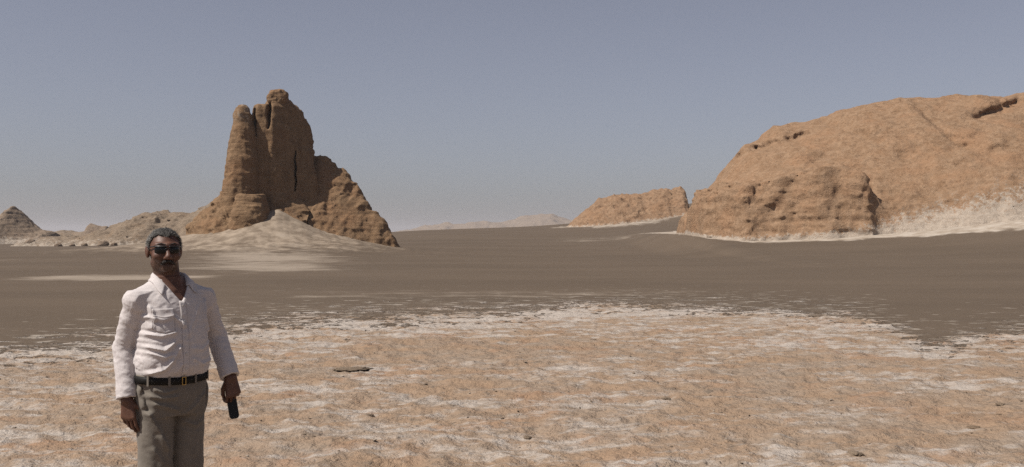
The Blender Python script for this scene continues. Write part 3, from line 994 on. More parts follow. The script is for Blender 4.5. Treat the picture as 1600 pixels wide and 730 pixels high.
def add_hand(g, w, f, n, t, curls, thumb):
    """w wrist, f towards the fingertips, n out of the palm, t towards the thumb"""
    f = unit(f); n = unit(n - f * (n @ f)); t = unit(t - f * (t @ f) - n * (t @ n))
    off = (0.029, 0.0095, -0.0105, -0.029); ln = (0.088, 0.092, 0.088, 0.080)
    seg = ((0.042, 0.026, 0.020), (0.046, 0.029, 0.021), (0.042, 0.027, 0.020), (0.033, 0.021, 0.018))
    rad = ((0.0092, 0.0084, 0.0076), (0.0095, 0.0086, 0.0078), (0.0092, 0.0083, 0.0075), (0.0082, 0.0074, 0.0068))
    tips = []
    for i in range(4):
        k = w + f * ln[i] + t * off[i]
        g.cap(w + t * off[i] * 0.55 + f * 0.005, k, 0.0175, 0.0130, 0.012, flat=(n, 1.15))
    for i in range(4):
        k = w + f * ln[i] + t * off[i] * 1.06
        ang = 0
        for j in range(3):
            ang += curls[i][j]
            d = f * math.cos(ang) + n * math.sin(ang) + t * (0.05 * (1.5 - i) * 0.6)
            e = k + unit(d) * seg[i][j]
            g.cap(k, e, rad[i][j], rad[i][min(j + 1, 2)] * (0.95 if j == 2 else 1), 0.003)
            k = e
        tips.append(k)
    k = w + f * 0.022 + t * 0.026 + n * 0.008
    r = (0.0145, 0.0115, 0.0102, 0.0085)
    for j, (d, L) in enumerate(thumb):
        d = f * d[0] + t * d[1] + n * d[2]
        e = k + unit(d) * L
        g.cap(k, e, r[j], r[j + 1], 0.010 if j == 0 else 0.004)
        k = e
    return tips


HEAD_YAW = R(-15)
HC = np.array((-0.036, -0.004, -0.012))
HM = np.array(((math.cos(HEAD_YAW), -math.sin(HEAD_YAW), 0), (math.sin(HEAD_YAW), math.cos(HEAD_YAW), 0), (0, 0, 1)))


def H(p):
    return HM @ np.array(p, float) + HC


def Hinv(P):
    return (np.asarray(P) - HC) @ HM


def build_body(man):
    g = Grid((-0.36, -0.26, -0.0), (0.44, 0.24, 1.75), 0.004)
    g.add(torso_fn(0.009), (-0.2, -0.2, 0.85), (0.2, 0.2, 1.46), 0)
    for s in (-1, 1):
        g.cap((s * 0.05, 0.012, 1.392), (s * 0.160, 0.008, 1.336), 0.042, 0.048, 0.04)
        # hips and legs
        g.cap((s * 0.075, 0.0, 0.90), (s * 0.092, -0.005, 0.50), 0.085, 0.056, 0.03)
        g.cap((s * 0.092, -0.005, 0.50), (s * 0.100, 0.015, 0.09), 0.056, 0.036, 0.02)
        g.cap((s * 0.100, 0.015, 0.06), (s * 0.125, -0.115, 0.035), 0.034, 0.026, 0.02)
    # neck with its tendons
    g.cap((0.0, 0.018, 1.385), H((0, 0.018, 1.53)), 0.064, 0.057, 0.035)
    g.cap((-0.015, -0.068, 1.39), H((-0.055, 0.0, 1.54)), 0.012, 0.012, 0.02)
    g.cap((0.015, -0.068, 1.39), H((0.055, 0.0, 1.54)), 0.012, 0.012, 0.02)
    # head
    g.ell(H((0, 0.016, 1.628)), (0.075, 0.095, 0.081), 0.02, HM)
    g.ell(H((0, -0.030, 1.556)), (0.051, 0.060, 0.060), 0.03, HM)
    g.ell(H((0, -0.020, 1.605)), (0.066, 0.072, 0.070), 0.02, HM)
    g.ell(H((0, -0.074, 1.512)), (0.024, 0.020, 0.019), 0.022, HM)
    for s in (-1, 1):
        g.ell(H((s * 0.042, -0.064, 1.575)), (0.026, 0.023, 0.022), 0.025, HM)
        g.cap(H((s * 0.008, -0.090, 1.630)), H((s * 0.050, -0.070, 1.632)), 0.011, 0.010, 0.016)
        g.ell(H((s * 0.046, -0.010, 1.540)), (0.010, 0.026, 0.024), 0.02, HM)
        # ears
        g.ell(H((s * 0.079, 0.016, 1.597)), (0.010, 0.021, 0.033), 0.006, HM)
        g.ell(H((s * 0.083, 0.024, 1.603)), (0.008, 0.014, 0.024), 0.006, HM)
        g.ell(H((s * 0.013, -0.104, 1.566)), (0.010, 0.012, 0.009), 0.008, HM)
    g.cap(H((0, -0.086, 1.622)), H((0, -0.110, 1.580)), 0.009, 0.012, 0.012)
    g.ell(H((0, -0.114, 1.572)), (0.013, 0.013, 0.012), 0.01, HM)
    g.cap(H((-0.020, -0.087, 1.530)), H((0.020, -0.087, 1.530)), 0.0085, 0.0085, 0.006)
    g.cap(H((-0.016, -0.086, 1.521)), H((0.016, -0.086, 1.521)), 0.0085, 0.0085, 0.005)
    # arms
    for a, e, w in ((SH_R, EL_R, WR_R), (SH_L, EL_L, WR_L)):
        g.cap(a, e, 0.047, 0.040, 0.02)
        g.cap(e, w, 0.041, 0.026, 0.02)
    # hanging hand: back of the hand to the camera, fingers loosely curled
    cam_b = np.array((sT, cT, 0))           # away from the camera, in the body frame
    img_r = np.array((cT, -sT, 0))
    f = unit(WR_R - EL_R) * 0.45 + np.array((0, 0, -1)) * 0.75 + img_r * 0.05
    add_hand(g, WR_R, f, cam_b * 0.85 + img_r * 0.5, img_r * 0.9 - cam_b * 0.35,
             [(0.25, 0.35, 0.25), (0.34, 0.42, 0.30), (0.44, 0.50, 0.32), (0.55, 0.50, 0.35)],
             [((0.55, 0.62, 0.30), 0.036), ((0.85, 0.30, 0.35), 0.032), ((0.95, 0.02, 0.30), 0.025)])
    # hand that holds the phone: fingers folded round it
    f = np.array((0, 0, -1.0)) + img_r * 0.16 - cam_b * 0.12
    add_hand(g, WR_L, f, cam_b * 0.92 - img_r * 0.25, -img_r * 0.95 - cam_b * 0.25,
             [(0.75, 0.95, 0.6), (0.85, 1.05, 0.6), (0.95, 1.1, 0.6), (1.05, 1.1, 0.6)],
             [((0.75, 0.42, 0.45), 0.036), ((0.95, 0.02, 0.50), 0.032), ((0.90, -0.25, 0.35), 0.025)])
    P, Q = g.mesh(1)
    hl = Hinv(P)
    beard = sstep(1.565, 1.535, hl[:, 2]) * sstep(1.475, 1.50, hl[:, 2]) * (hl[:, 1] < 0.03) * 0.65
    beard = np.maximum(beard, 0.25 * sstep(1.60, 1.56, hl[:, 2]) * (hl[:, 2] > 1.5) * (np.abs(hl[:, 0]) > 0.045) * (hl[:, 1] < 0.02))
    mesh_obj("body", P, Q, M_SKIN, man, attrs={"beard": beard})
    return g


def fold_field(x, z, lines, w, amp):
    r = 0
    for ln, a in lines:
        d = np.full(x.shape, 9.0, f32)
        for (x0, z0), (x1, z1) in zip(ln[:-1], ln[1:]):
            ex, ez = x1 - x0, z1 - z0
            t = np.clip(((x - x0) * ex + (z - z0) * ez) / (ex * ex + ez * ez), 0, 1)
            d = np.minimum(d, np.hypot(x - x0 - t * ex, z - z0 - t * ez))
        r = r + a * (np.exp(-(d / w) ** 1.15) - 0.30 * np.exp(-((d - 2.4 * w) / (1.2 * w)) ** 2))
    return r * amp


SHIRT_FOLDS = [([(-0.165, 1.179), (-0.115, 1.169), (-0.045, 1.186)], 1.0), ([(-0.165, 1.115), (-0.10, 1.098), (-0.057, 1.133)], 1.2),
               ([(-0.165, 1.088), (-0.10, 1.064), (-0.06, 1.076)], 0.8), ([(-0.16, 0.985), (-0.10, 1.005), (-0.057, 1.054), (-0.028, 1.11)], 1.4),
               ([(-0.165, 1.264), (-0.10, 1.248), (-0.057, 1.267), (0.0, 1.218)], 1.0), ([(-0.08, 1.30), (-0.03, 1.255), (0.0, 1.215)], 0.6),
               ([(-0.15, 1.31), (-0.140, 1.26), (-0.15, 1.21)], 0.8), ([(-0.02, 1.10), (-0.012, 1.03), (-0.04, 0.985)], 0.7),
               ([(0.15, 1.33), (0.14, 1.25), (0.155, 1.18)], 1.0), ([(0.16, 1.12), (0.10, 1.09), (0.04, 1.10)], 0.5),
               ([(0.165, 1.03), (0.10, 1.015), (0.05, 1.045)], 0.6), ([(0.03, 1.20), (0.05, 1.10), (0.04, 1.0)], 0.5),
               ([(0.09, 1.30), (0.05, 1.22), (0.02, 1.17)], 0.45), ([(-0.12, 0.975), (-0.118, 1.02)], 0.6), ([(-0.07, 0.97), (-0.072, 1.01)], 0.5), ([(0.06, 0.97), (0.064, 1.01)], 0.6), ([(0.11, 0.97), (0.108, 1.02)], 0.6)]


def build_shirt(man, body):
    g = Grid((-0.34, -0.24, 0.80), (0.44, 0.27, 1.50), 0.0034)
    g.add(torso_fn(0.0, 0.925), (-0.22, -0.2, 0.90), (0.22, 0.2, 1.47))
    for s in (-1, 1):
        g.cap((s * 0.055, 0.014, 1.394), (s * 0.158, 0.008, 1.342), 0.050, 0.060, 0.035)
    # sleeves
    for a, e, w, s in ((SH_R, EL_R, WR_R, -1), (SH_L, EL_L, WR_L, 1)):
        t = Grid(g.lo, g.lo + (g.n - 1) * g.h, g.h)
        d = unit(w - e)
        end = w - d * 0.012
        t.cap(a + (0, 0, -0.008), a + (e - a) * 0.35, 0.052, 0.056, 0.0)
        t.cap(a + (e - a) * 0.35, e, 0.056, 0.050, 0.01)
        t.cap(e, end + d * 0.08, 0.050, 0.042, 0.01)
        # the turned cuff
        t.cap(end - d * 0.055, end + d * 0.05, 0.0475, 0.046, 0.004)
        X, Y, Z = t.box(t.lo, t.lo + t.n * t.h)[1:]
        t.F = np.maximum(t.F, ((X - end[0]) * d[0] + (Y - end[1]) * d[1] + (Z - end[2]) * d[2]).astype(f32))
        # open end of the cuff
        bl = sstep(1.24, 1.36, Z)
        g.F = (smin(g.F, t.F, 0.012) * (1 - bl) + smin(g.F, t.F, 0.075) * bl).astype(f32)
        g.cut(lambda X, Y, Z: cap_sdf(X, Y, Z, end - d * 0.02, end + d * 0.1, 0.038, 0.038), end - 0.1, end + 0.12)
    # the folds
    def wr(x, y, z):
        front = sstep(0.05, -0.02, y) * sstep(0.215, 0.185, np.abs(x))
        f = fold_field(x, z, SHIRT_FOLDS, 0.0080, 0.0095) * front
        n = 0.0035 * fbm(x * 9 + z * 5, y * 9, z * 16, 3) + 0.0030 * fbm(x * 16 + z * 8, y * 16, z * 26 - x * 10, 3, ridged=True)
        arm = sstep(0.17, 0.20, np.abs(x))
        n = n + arm * (0.0045 * fbm(x * 9, y * 9, z * 24 + x * 12, 3, ridged=True))
        return -(f + n)
    g.band(wr, 0.03)
    # open neck
    def vee(X, Y, Z):
        hw = 0.004 + 0.064 * np.clip((Z - 1.335) / 0.10, 0, 1) ** 0.9
        return np.maximum(np.maximum(np.abs(X - 0.004) - hw, 1.335 - Z), Y + 0.0 * Z - 0.0) + 0 * X
    g.cut(vee, (-0.1, -0.24, 1.32), (0.1, 0.02, 1.5), 0.003)
    g.cut(lambda X, Y, Z: cap_sdf(X, Y, Z, np.array((0, 0.015, 1.41)), np.array((0, 0.012, 1.60)), 0.066, 0.075), (-0.12, -0.12, 1.34), (0.12, 0.14, 1.5), 0.004)
    P, Q = g.mesh(1)
    sh = mesh_obj("shirt", P, Q, M_SHIRT, man)

    # collar: stand, fold line and a fall that ends in two points
    al = np.radians(np.concatenate([np.linspace(38, 322, 72)]))
    aa = np.degrees(np.minimum(al, 2 * np.pi - al))
    K = [38, 52, 70, 95, 140, 180]
    rt = np.interp(aa, K, [0.083, 0.078, 0.074, 0.072, 0.071, 0.071]); zt = np.interp(aa, K, [1.412, 1.436, 1.458, 1.474, 1.482, 1.482])
    ro = np.interp(aa, K, [0.150, 0.132, 0.116, 0.108, 0.101, 0.099]); zo = np.interp(aa, K, [1.372, 1.398, 1.417, 1.430, 1.440, 1.442])
    rb = rt - 0.004; zb = np.interp(aa, K, [1.375, 1.39, 1.405, 1.42, 1.43, 1.43])
    rows = []
    for k in range(3):
        s = k / 3
        rows.append((rb + (rt - rb) * s, zb + (zt - zb) * s))
    for k in range(6):
        s = k / 5
        bul = 0.010 * math.sin(math.pi * min(s * 1.6, 1))
        rows.append((rt + (ro - rt) * s + bul * 0.6, zt + (zo - zt) * s + bul * 0.7))
    V = []
    for r_, z_ in rows:
        x = np.sin(al) * r_; y = -np.cos(al) * r_ + 0.012
        V.append(np.stack([x, y, z_], 1))
    V = np.array(V)
    # lay the fall on the shirt
    for k in range(4, len(rows)):
        f = g.sample(V[k, :, 0], V[k, :, 1], V[k, :, 2])
        V[k, :, 2] += np.where(f < 0.006, 0.8 * (0.006 - f), 0) * (np.arange(len(al)) >= 0)
        V[k, :, 1] -= np.where((f < 0.006) & (np.cos(al) > 0), (0.006 - f), 0)
    m, c = V.shape[:2]
    F = [[i * c + j, i * c + j + 1, (i + 1) * c + j + 1, (i + 1) * c + j] for i in range(m - 1) for j in range(c - 1)]
    co = mesh_obj("collar", V.reshape(-1, 3), F, M_SHIRT, sh)
    md = co.modifiers.new("thickness", 'SOLIDIFY'); md.thickness = 0.0035; md.offset = 0

    def patch(name, x0, x1, z0, z1, nx, nz, lift, mat, parent, thick=0.003, shape=None):
        xs = np.linspace(x0, x1, nx); zs = np.linspace(z0, z1, nz)
        Xg, Zg = np.meshgrid(xs, zs, indexing='ij')
        if shape:
            Xg, Zg = shape(Xg, Zg)
        Yg = g.front(Xg, Zg, -0.22) - lift
        V = np.stack([Xg, Yg, Zg], -1).reshape(-1, 3)
        F = [[i * nz + j, (i + 1) * nz + j, (i + 1) * nz + j + 1, i * nz + j + 1] for i in range(nx - 1) for j in range(nz - 1)]
        o = mesh_obj(name, V, F, mat, parent)
        md = o.modifiers.new("thickness", 'SOLIDIFY'); md.thickness = thick; md.offset = 0
        return o
    patch("placket", -0.012, 0.020, 0.968, 1.338, 5, 60, 0.0025, M_SHIRT, sh)
    patch("pocket", -0.142, -0.048, 1.195, 1.300, 14, 16, 0.003, M_SHIRT, sh, shape=lambda X, Z: (X, np.where(Z < 1.215, Z - 0.012 * (1 - np.abs(X + 0.095) / 0.047), Z)))
    patch("pocket_flap", -0.144, -0.046, 1.268, 1.304, 14, 8, 0.0062, M_SHIRT, sh, shape=lambda X, Z: (X, np.where(Z < 1.28, Z - 0.010 * (1 - np.abs(X + 0.095) / 0.049), Z)))
    for z in (1.315, 1.235, 1.155, 1.075, 1.0):
        y = float(g.front(np.array([0.004]), np.array([z]), -0.22)[0]) - 0.0055
        n = 10
        ring = [(0.004 + 0.0052 * math.cos(2 * math.pi * i / n), y, z + 0.0052 * math.sin(2 * math.pi * i / n)) for i in range(n)]
        ring2 = [(a * 0.9 + 0.0004, b - 0.0022, (c_ - z) * 0.9 + z) for a, b, c_ in ring]
        F = [[i, (i + 1) % n, n + (i + 1) % n, n + i] for i in range(n)] + [list(range(n, 2 * n))]
        mesh_obj("button", ring + ring2, F, M_BUTTON, sh, smooth=False)
    return g, sh


TROUSER_FOLDS = [([(-0.13, 0.90), (-0.09, 0.885), (-0.04, 0.895)], 0.7), ([(-0.15, 0.87), (-0.10, 0.858), (-0.03, 0.862)], 0.8), ([(-0.13, 0.83), (-0.08, 0.815), (-0.02, 0.79)], 0.8),
                 ([(-0.155, 0.78), (-0.11, 0.70), (-0.055, 0.60)], 1.2), ([(-0.10, 0.66), (-0.06, 0.585), (-0.05, 0.52)], 0.8), ([(-0.13, 0.60), (-0.08, 0.53)], 0.7),
                 ([(0.02, 0.77), (0.07, 0.80), (0.13, 0.86)], 0.7), ([(0.03, 0.72), (0.09, 0.70), (0.14, 0.72)], 0.6), ([(0.10, 0.66), (0.085, 0.55)], 0.6), ([(0.012, 0.92), (0.02, 0.84), (0.004, 0.77)], 0.6),
                 ([(-0.12, 0.47), (-0.06, 0.44)], 0.8), ([(-0.084, 0.84), (-0.088, 0.6), (-0.09, 0.2)], 0.35), ([(0.084, 0.84), (0.088, 0.6), (0.09, 0.2)], 0.35), ([(-0.165, 0.92), (-0.15, 0.80)], -0.8), ([(0.165, 0.92), (0.15, 0.80)], -0.8), ([(0.06, 0.46), (0.12, 0.43)], 0.8), ([(-0.13, 0.2), (-0.06, 0.17)], 0.9), ([(0.06, 0.18), (0.13, 0.2)], 0.9)]


def waist(z):
    return (np.interp(z, [0.70, 0.80, 0.88, 0.935, 0.98], [0.150, 0.176, 0.182, 0.178, 0.176]),
            np.interp(z, [0.70, 0.80, 0.88, 0.935, 0.98], [0.105, 0.122, 0.128, 0.126, 0.124]))


def build_trousers(man):
    g = Grid((-0.24, -0.19, 0.0), (0.24, 0.20, 1.0), 0.005)

    def hips(X, Y, Z):
        rx, ry = waist(Z)
        q = ((np.abs(X) / rx) ** 2.4 + (np.abs(Y + 0.004) / ry) ** 2.4) ** (1 / 2.4)
        return np.maximum((q - 1) * np.minimum(rx, ry) * 0.95, np.maximum(0.76 - Z, Z - 0.972 + 0.03 * np.clip(-Y, 0, 0.2)))
    g.add(hips)
    for s in (-1, 1):
        g.cap((s * 0.083, -0.004, 0.82), (s * 0.084, -0.006, 0.50), 0.098, 0.084, 0.012, flat=((1, 0, 0), 1.06))
        g.cap((s * 0.084, -0.006, 0.50), (s * 0.098, 0.012, 0.08), 0.082, 0.066, 0.006)
    g.cut(lambda X, Y, Z: Z - 0.045 + 0 * X + 0 * Y, (-0.3, -0.3, -0.1), (0.3, 0.3, 0.12), 0)
    g.F = g.F  # hem stays above the shoes

    def wr(x, y, z):
        front = sstep(0.05, -0.01, y)
        f = fold_field(x, z, TROUSER_FOLDS, 0.009, 0.012) * front
        return -(f + 0.004 * fbm(x * 7 + z * 4, y * 7, z * 9, 3) + 0.003 * fbm(x * 14, y * 14, z * 18 + x * 8, 3, ridged=True))
    g.band(wr, 0.03)
    P, Q = g.mesh(1)
    tr = mesh_obj("trousers", P, Q, M_TROUSER, man)

    # belt
    n = 96

    def belt_c(ang):
        # hangs a little lower in front
        return 0.948 - 0.010 * max(0.0, math.cos(ang)) ** 2
    V = []; F = []
    for i in range(n):
        an = 2 * math.pi * i / n
        z = belt_c(an)
        rx, ry = waist(z)
        cx, cy = math.sin(an), -math.cos(an)
        q = (abs(cx / rx) ** 2.4 + abs(cy / ry) ** 2.4) ** (-1 / 2.4)
        for dr, dz in ((0.004, -0.019), (0.0095, -0.017), (0.0105, 0.0), (0.0095, 0.017), (0.004, 0.019), (-0.004, 0.0)):
            V.append((cx * (q + dr), cy * (q + dr) - 0.004, z + dz))
    for i in range(n):
        for j in range(6):
            a, b = i * 6 + j, i * 6 + (j + 1) % 6
            c, d = ((i + 1) % n) * 6 + (j + 1) % 6, ((i + 1) % n) * 6 + j
            F.append([a, d, c, b])
    be = mesh_obj("belt", V, F, M_BELT, man)

    def box(name, c, h, mat, parent, rz=0.0):
        V = []
        for sx in (-1, 1):
            for sy in (-1, 1):
                for sz in (-1, 1):
                    x, y = sx * h[0], sy * h[1]
                    V.append((c[0] + x * math.cos(rz) - y * math.sin(rz), c[1] + x * math.sin(rz) + y * math.cos(rz), c[2] + sz * h[2]))
        F = [[0, 1, 3, 2], [4, 6, 7, 5], [0, 4, 5, 1], [2, 3, 7, 6], [0, 2, 6, 4], [1, 5, 7, 3]]
        o = mesh_obj(name, V, F, mat, parent, smooth=False)
        b = o.modifiers.new("bevel", 'BEVEL'); b.width = min(h) * 0.6; b.segments = 2
        return o
    # buckle: an open frame with its tongue
    yb = -0.126 - 0.004 - 0.0135; zb = belt_c(0)
    V = []; F = []
    prof = 12
    corners = [(-1, -1), (1, -1), (1, 1), (-1, 1)]
    for (sx, sz) in corners:
        for (o, y) in ((0.0, -0.003), (0.0, 0.003), (-0.004, 0.003), (-0.004, -0.003)):
            V.append((0.002 + sx * (0.011 + o), yb + y, zb + sz * (0.021 + o)))
    for k in range(4):
        for j in range(4):
            a, b = k * 4 + j, k * 4 + (j + 1) % 4
            c, d = ((k + 1) % 4) * 4 + (j + 1) % 4, ((k + 1) % 4) * 4 + j
            F.append([a, b, c, d])
    mesh_obj("buckle", V, F, M_GOLD, be, smooth=False)
    for an in (-62, -28, 28, 62, 120, 180, 240):
        a = R(an); z = belt_c(a); rx, ry = waist(z)
        cx, cy = math.sin(a), -math.cos(a)
        q = (abs(cx / rx) ** 2.4 + abs(cy / ry) ** 2.4) ** (-1 / 2.4) + 0.0115
        box("belt_loop", (cx * q, cy * q - 0.004, z), (0.006, 0.0025, 0.026), M_TROUSER, tr, a)
    # shoes
    for s in (-1, 1):
        q = Grid((s * 0.115 - 0.09, -0.24, 0.0), (s * 0.115 + 0.09, 0.12, 0.13), 0.006)
        q.cap((s * 0.100, 0.045, 0.042), (s * 0.122, -0.13, 0.036), 0.044, 0.046, 0.0, flat=((0, 0, 1), 1.05))
        q.cap((s * 0.122, -0.13, 0.034), (s * 0.126, -0.175, 0.026), 0.044, 0.030, 0.02)
        q.cap((s * 0.100, 0.030, 0.05), (s * 0.101, 0.018, 0.10), 0.046, 0.046, 0.02)
        q.cut(lambda X, Y, Z: -(Z - 0.010) * -1.0 if False else (0.010 - Z) * -1.0 * -1.0 + 0 * X + 0 * Y, None, None) if False else None
        X, Y, Z = q.box(q.lo, q.lo + q.n * q.h)[1:]
        q.F = np.maximum(q.F, (0.006 - Z) + 0 * X + 0 * Y).astype(f32)
        P, Q = q.mesh(1)
        mesh_obj("shoe", P, Q, M_SHOE, man)
    return g


def build_hair(man):
    g = Grid((-0.14, -0.15, 1.48), (0.12, 0.14, 1.75), 0.003)
    X, Y, Z = g.box(g.lo, g.lo + g.n * g.h)[1:]
    hx = (X - HC[0]) * HM[0, 0] + (Y - HC[1]) * HM[1, 0] + 0 * Z
    hy = (X - HC[0]) * HM[0, 1] + (Y - HC[1]) * HM[1, 1] + 0 * Z
    hz = Z - HC[2] + 0 * hx
    f = ell_sdf(hx, hy, hz, np.array((0, 0.018, 1.628)), np.array((0.0815, 0.1025, 0.0895)))
    f = np.minimum(f, ell_sdf(hx, hy, hz, np.array((0, 0.040, 1.590)), np.array((0.064, 0.078, 0.058))))
    # hair line round the face, over the ears and at the nape
    yl = np.interp(hz, [1.53, 1.56, 1.585, 1.60, 1.62, 1.64, 1.655, 1.668, 1.680, 1.692, 1.73], [0.06, 0.036, 0.010, -0.004, -0.012, -0.016, -0.020, -0.034, -0.062, -0.10, -0.2])
    # receding temples either side of a peak in the middle
    yl = yl + 0.022 * np.exp(-((np.abs(hx) - 0.042) / 0.016) ** 2) * sstep(1.645, 1.665, hz) - 0.014 * np.exp(-(hx / 0.02) ** 2) * sstep(1.66, 1.675, hz)
    yl = yl + 0.009 * fbm(hx * 45, hy * 45, hz * 45, 2)
    ear = ((hy - 0.018) / 0.026) ** 2 + ((hz - 1.592) / 0.030) ** 2
    f = np.maximum(f, (yl - hy) * 0.8)
    f = np.maximum(f, np.where(np.abs(hx) > 0.055, (1 - ear) * 0.02, -1))
    f = np.maximum(f, 1.556 - hz)
    g.F = f.astype(f32)
    g.band(lambda x, y, z: -0.009 * fbm(x * 30, y * 30, z * 30, 3) - 0.004 * fbm(x * 90, y * 60, z * 60, 2), 0.02)
    P, Q = g.mesh()
    hair = mesh_obj("hair", P, Q, M_HAIR, man)
    # short strands combed back over it, so that the outline is not a shell
    r = np.random.default_rng(11)
    me = hair.data
    N = np.empty(len(me.vertices) * 3, f32); me.vertices.foreach_get("normal", N); N = N.reshape(-1, 3)
    pick = r.choice(len(P), 6500)
    V = []; F = []
    for k in pick:
        p, n = P[k], N[k]
        h = Hinv(p)
        d = HM @ np.array((0.35 * h[0] / 0.08, 0.8, -0.25 - 3.0 * max(0, 1.66 - h[2]))) + r.normal(0, 0.35, 3)
        d = unit(d - n * (d @ n)) * 0.9 + n * r.uniform(0.15, 0.75)
        L = r.uniform(0.007, 0.016)
        sd = unit(np.cross(d, n)) * 0.0006
        a = p - n * 0.001; m_ = p + unit(d) * L * 0.55 + n * 0.001; e = p + unit(d) * L - n * 0.001
        i = len(V)
        V += [a - sd, a + sd, m_ + sd * 0.9, m_ - sd * 0.9, e]
        F += [[i, i + 1, i + 2, i + 3], [i + 3, i + 2, i + 4]]
    st = mesh_obj("hair_strands", V, F, M_STRAND, hair, smooth=False, attrs={"grey": np.repeat(np.clip(r.uniform(-0.05, 0.95, len(pick)) + 6.0 * (1.665 - P[pick, 2]), 0, 1), 5)})
    st["kind"] = "stuff"
    # moustache
    g = Grid((-0.09, -0.16, 1.50), (0.05, -0.04, 1.58), 0.002)
    for s in (-1, 1):
        g.cap(H((s * 0.003, -0.104, 1.551)), H((s * 0.018, -0.101, 1.546)), 0.0070, 0.0080, 0.004)
        g.cap(H((s * 0.018, -0.101, 1.546)), H((s * 0.037, -0.084, 1.534)), 0.0080, 0.004, 0.004)
    g.band(lambda x, y, z: -0.0022 * fbm(x * 90, y * 90, z * 60, 3), 0.01)
    P, Q = g.mesh()
    mesh_obj("moustache", P, Q, M_MOUST, man)
    # eyebrows
    for s in (-1, 1):
        g = Grid(H((s * 0.032, -0.083, 1.640)) - 0.035, H((s * 0.032, -0.083, 1.640)) + 0.035, 0.002)
        g.cap(H((s * 0.012, -0.098, 1.634)), H((s * 0.032, -0.092, 1.640)), 0.0032, 0.0036, 0.002)
        g.cap(H((s * 0.032, -0.092, 1.640)), H((s * 0.052, -0.076, 1.634)), 0.0036, 0.0022, 0.002)
        g.band(lambda x, y, z: -0.0015 * fbm(x * 120, y * 120, z * 120, 2), 0.008)
        P, Q = g.mesh()
        mesh_obj("eyebrow", P, Q, M_MOUST, man)


def build_glasses(man):
    root = bpy.data.objects.new("sunglasses", None); COL.objects.link(root); root.parent = man

    def face(phi, z, r=0.0):
        # a wrap that follows brow and cheek
        R_ = 0.086 + r
        return H((R_ * math.sin(phi) * 0.88, -0.016 - R_ * math.cos(phi) * 1.0, z))
    for s in (-1, 1):
        V = []; F = []
        n = 28; rings = 5
        for side, dr in ((0, 0.0035), (1, 0.0)):
            for k in range(rings + 1):
                t = k / rings
                for i in range(n):
                    a = 2 * math.pi * i / n
                    ca, sa = math.cos(a), math.sin(a)
                    e = 2 / 3.6
                    u = math.copysign(abs(ca) ** e, ca) * t; v = math.copysign(abs(sa) ** e, sa) * t
                    V.append(face(s * R(28.0 + 22.5 * u), 1.606 + 0.0170 * v - 0.003 * u * u, dr + 0.002 * (1 - t * t)))
        m = n * (rings + 1)
        for side in (0, 1):
            for k in range(rings):
                for i in range(n):
                    q = [side * m + k * n + i, side * m + k * n + (i + 1) % n, side * m + (k + 1) * n + (i + 1) % n, side * m + (k + 1) * n + i]
                    F.append(q if side == 0 else q[::-1])
        for i in range(n):
            F.append([rings * n + i, rings * n + (i + 1) % n, m + rings * n + (i + 1) % n, m + rings * n + i])
        mesh_obj("lens", V, F, M_LENS, root)
    g = Grid((-0.13, -0.14, 1.57), (0.10, 0.09, 1.65), 0.0022)
    for s in (-1, 1):
        pts = [face(s * R(d), 1.624 + 0.001 * math.sin(R(d * 3)), 0.002) for d in (6, 14, 22, 30, 38, 46, 52)]
        for a, b in zip(pts[:-1], pts[1:]):
            g.cap(a, b, 0.0042, 0.0042)
        g.cap(pts[-1], H((s * 0.0815, -0.03, 1.620)), 0.0034, 0.003)
        g.cap(H((s * 0.0815, -0.03, 1.620)), H((s * 0.083, 0.022, 1.621)), 0.003, 0.0026)
        g.cap(H((s * 0.083, 0.022, 1.621)), H((s * 0.081, 0.042, 1.604)), 0.0026, 0.0022)
    g.cap(face(R(-8), 1.614, 0.003), face(R(8), 1.614, 0.003), 0.0032, 0.0032)
    P, Q = g.mesh()
    mesh_obj("frame", P, Q, M_FRAME, root)


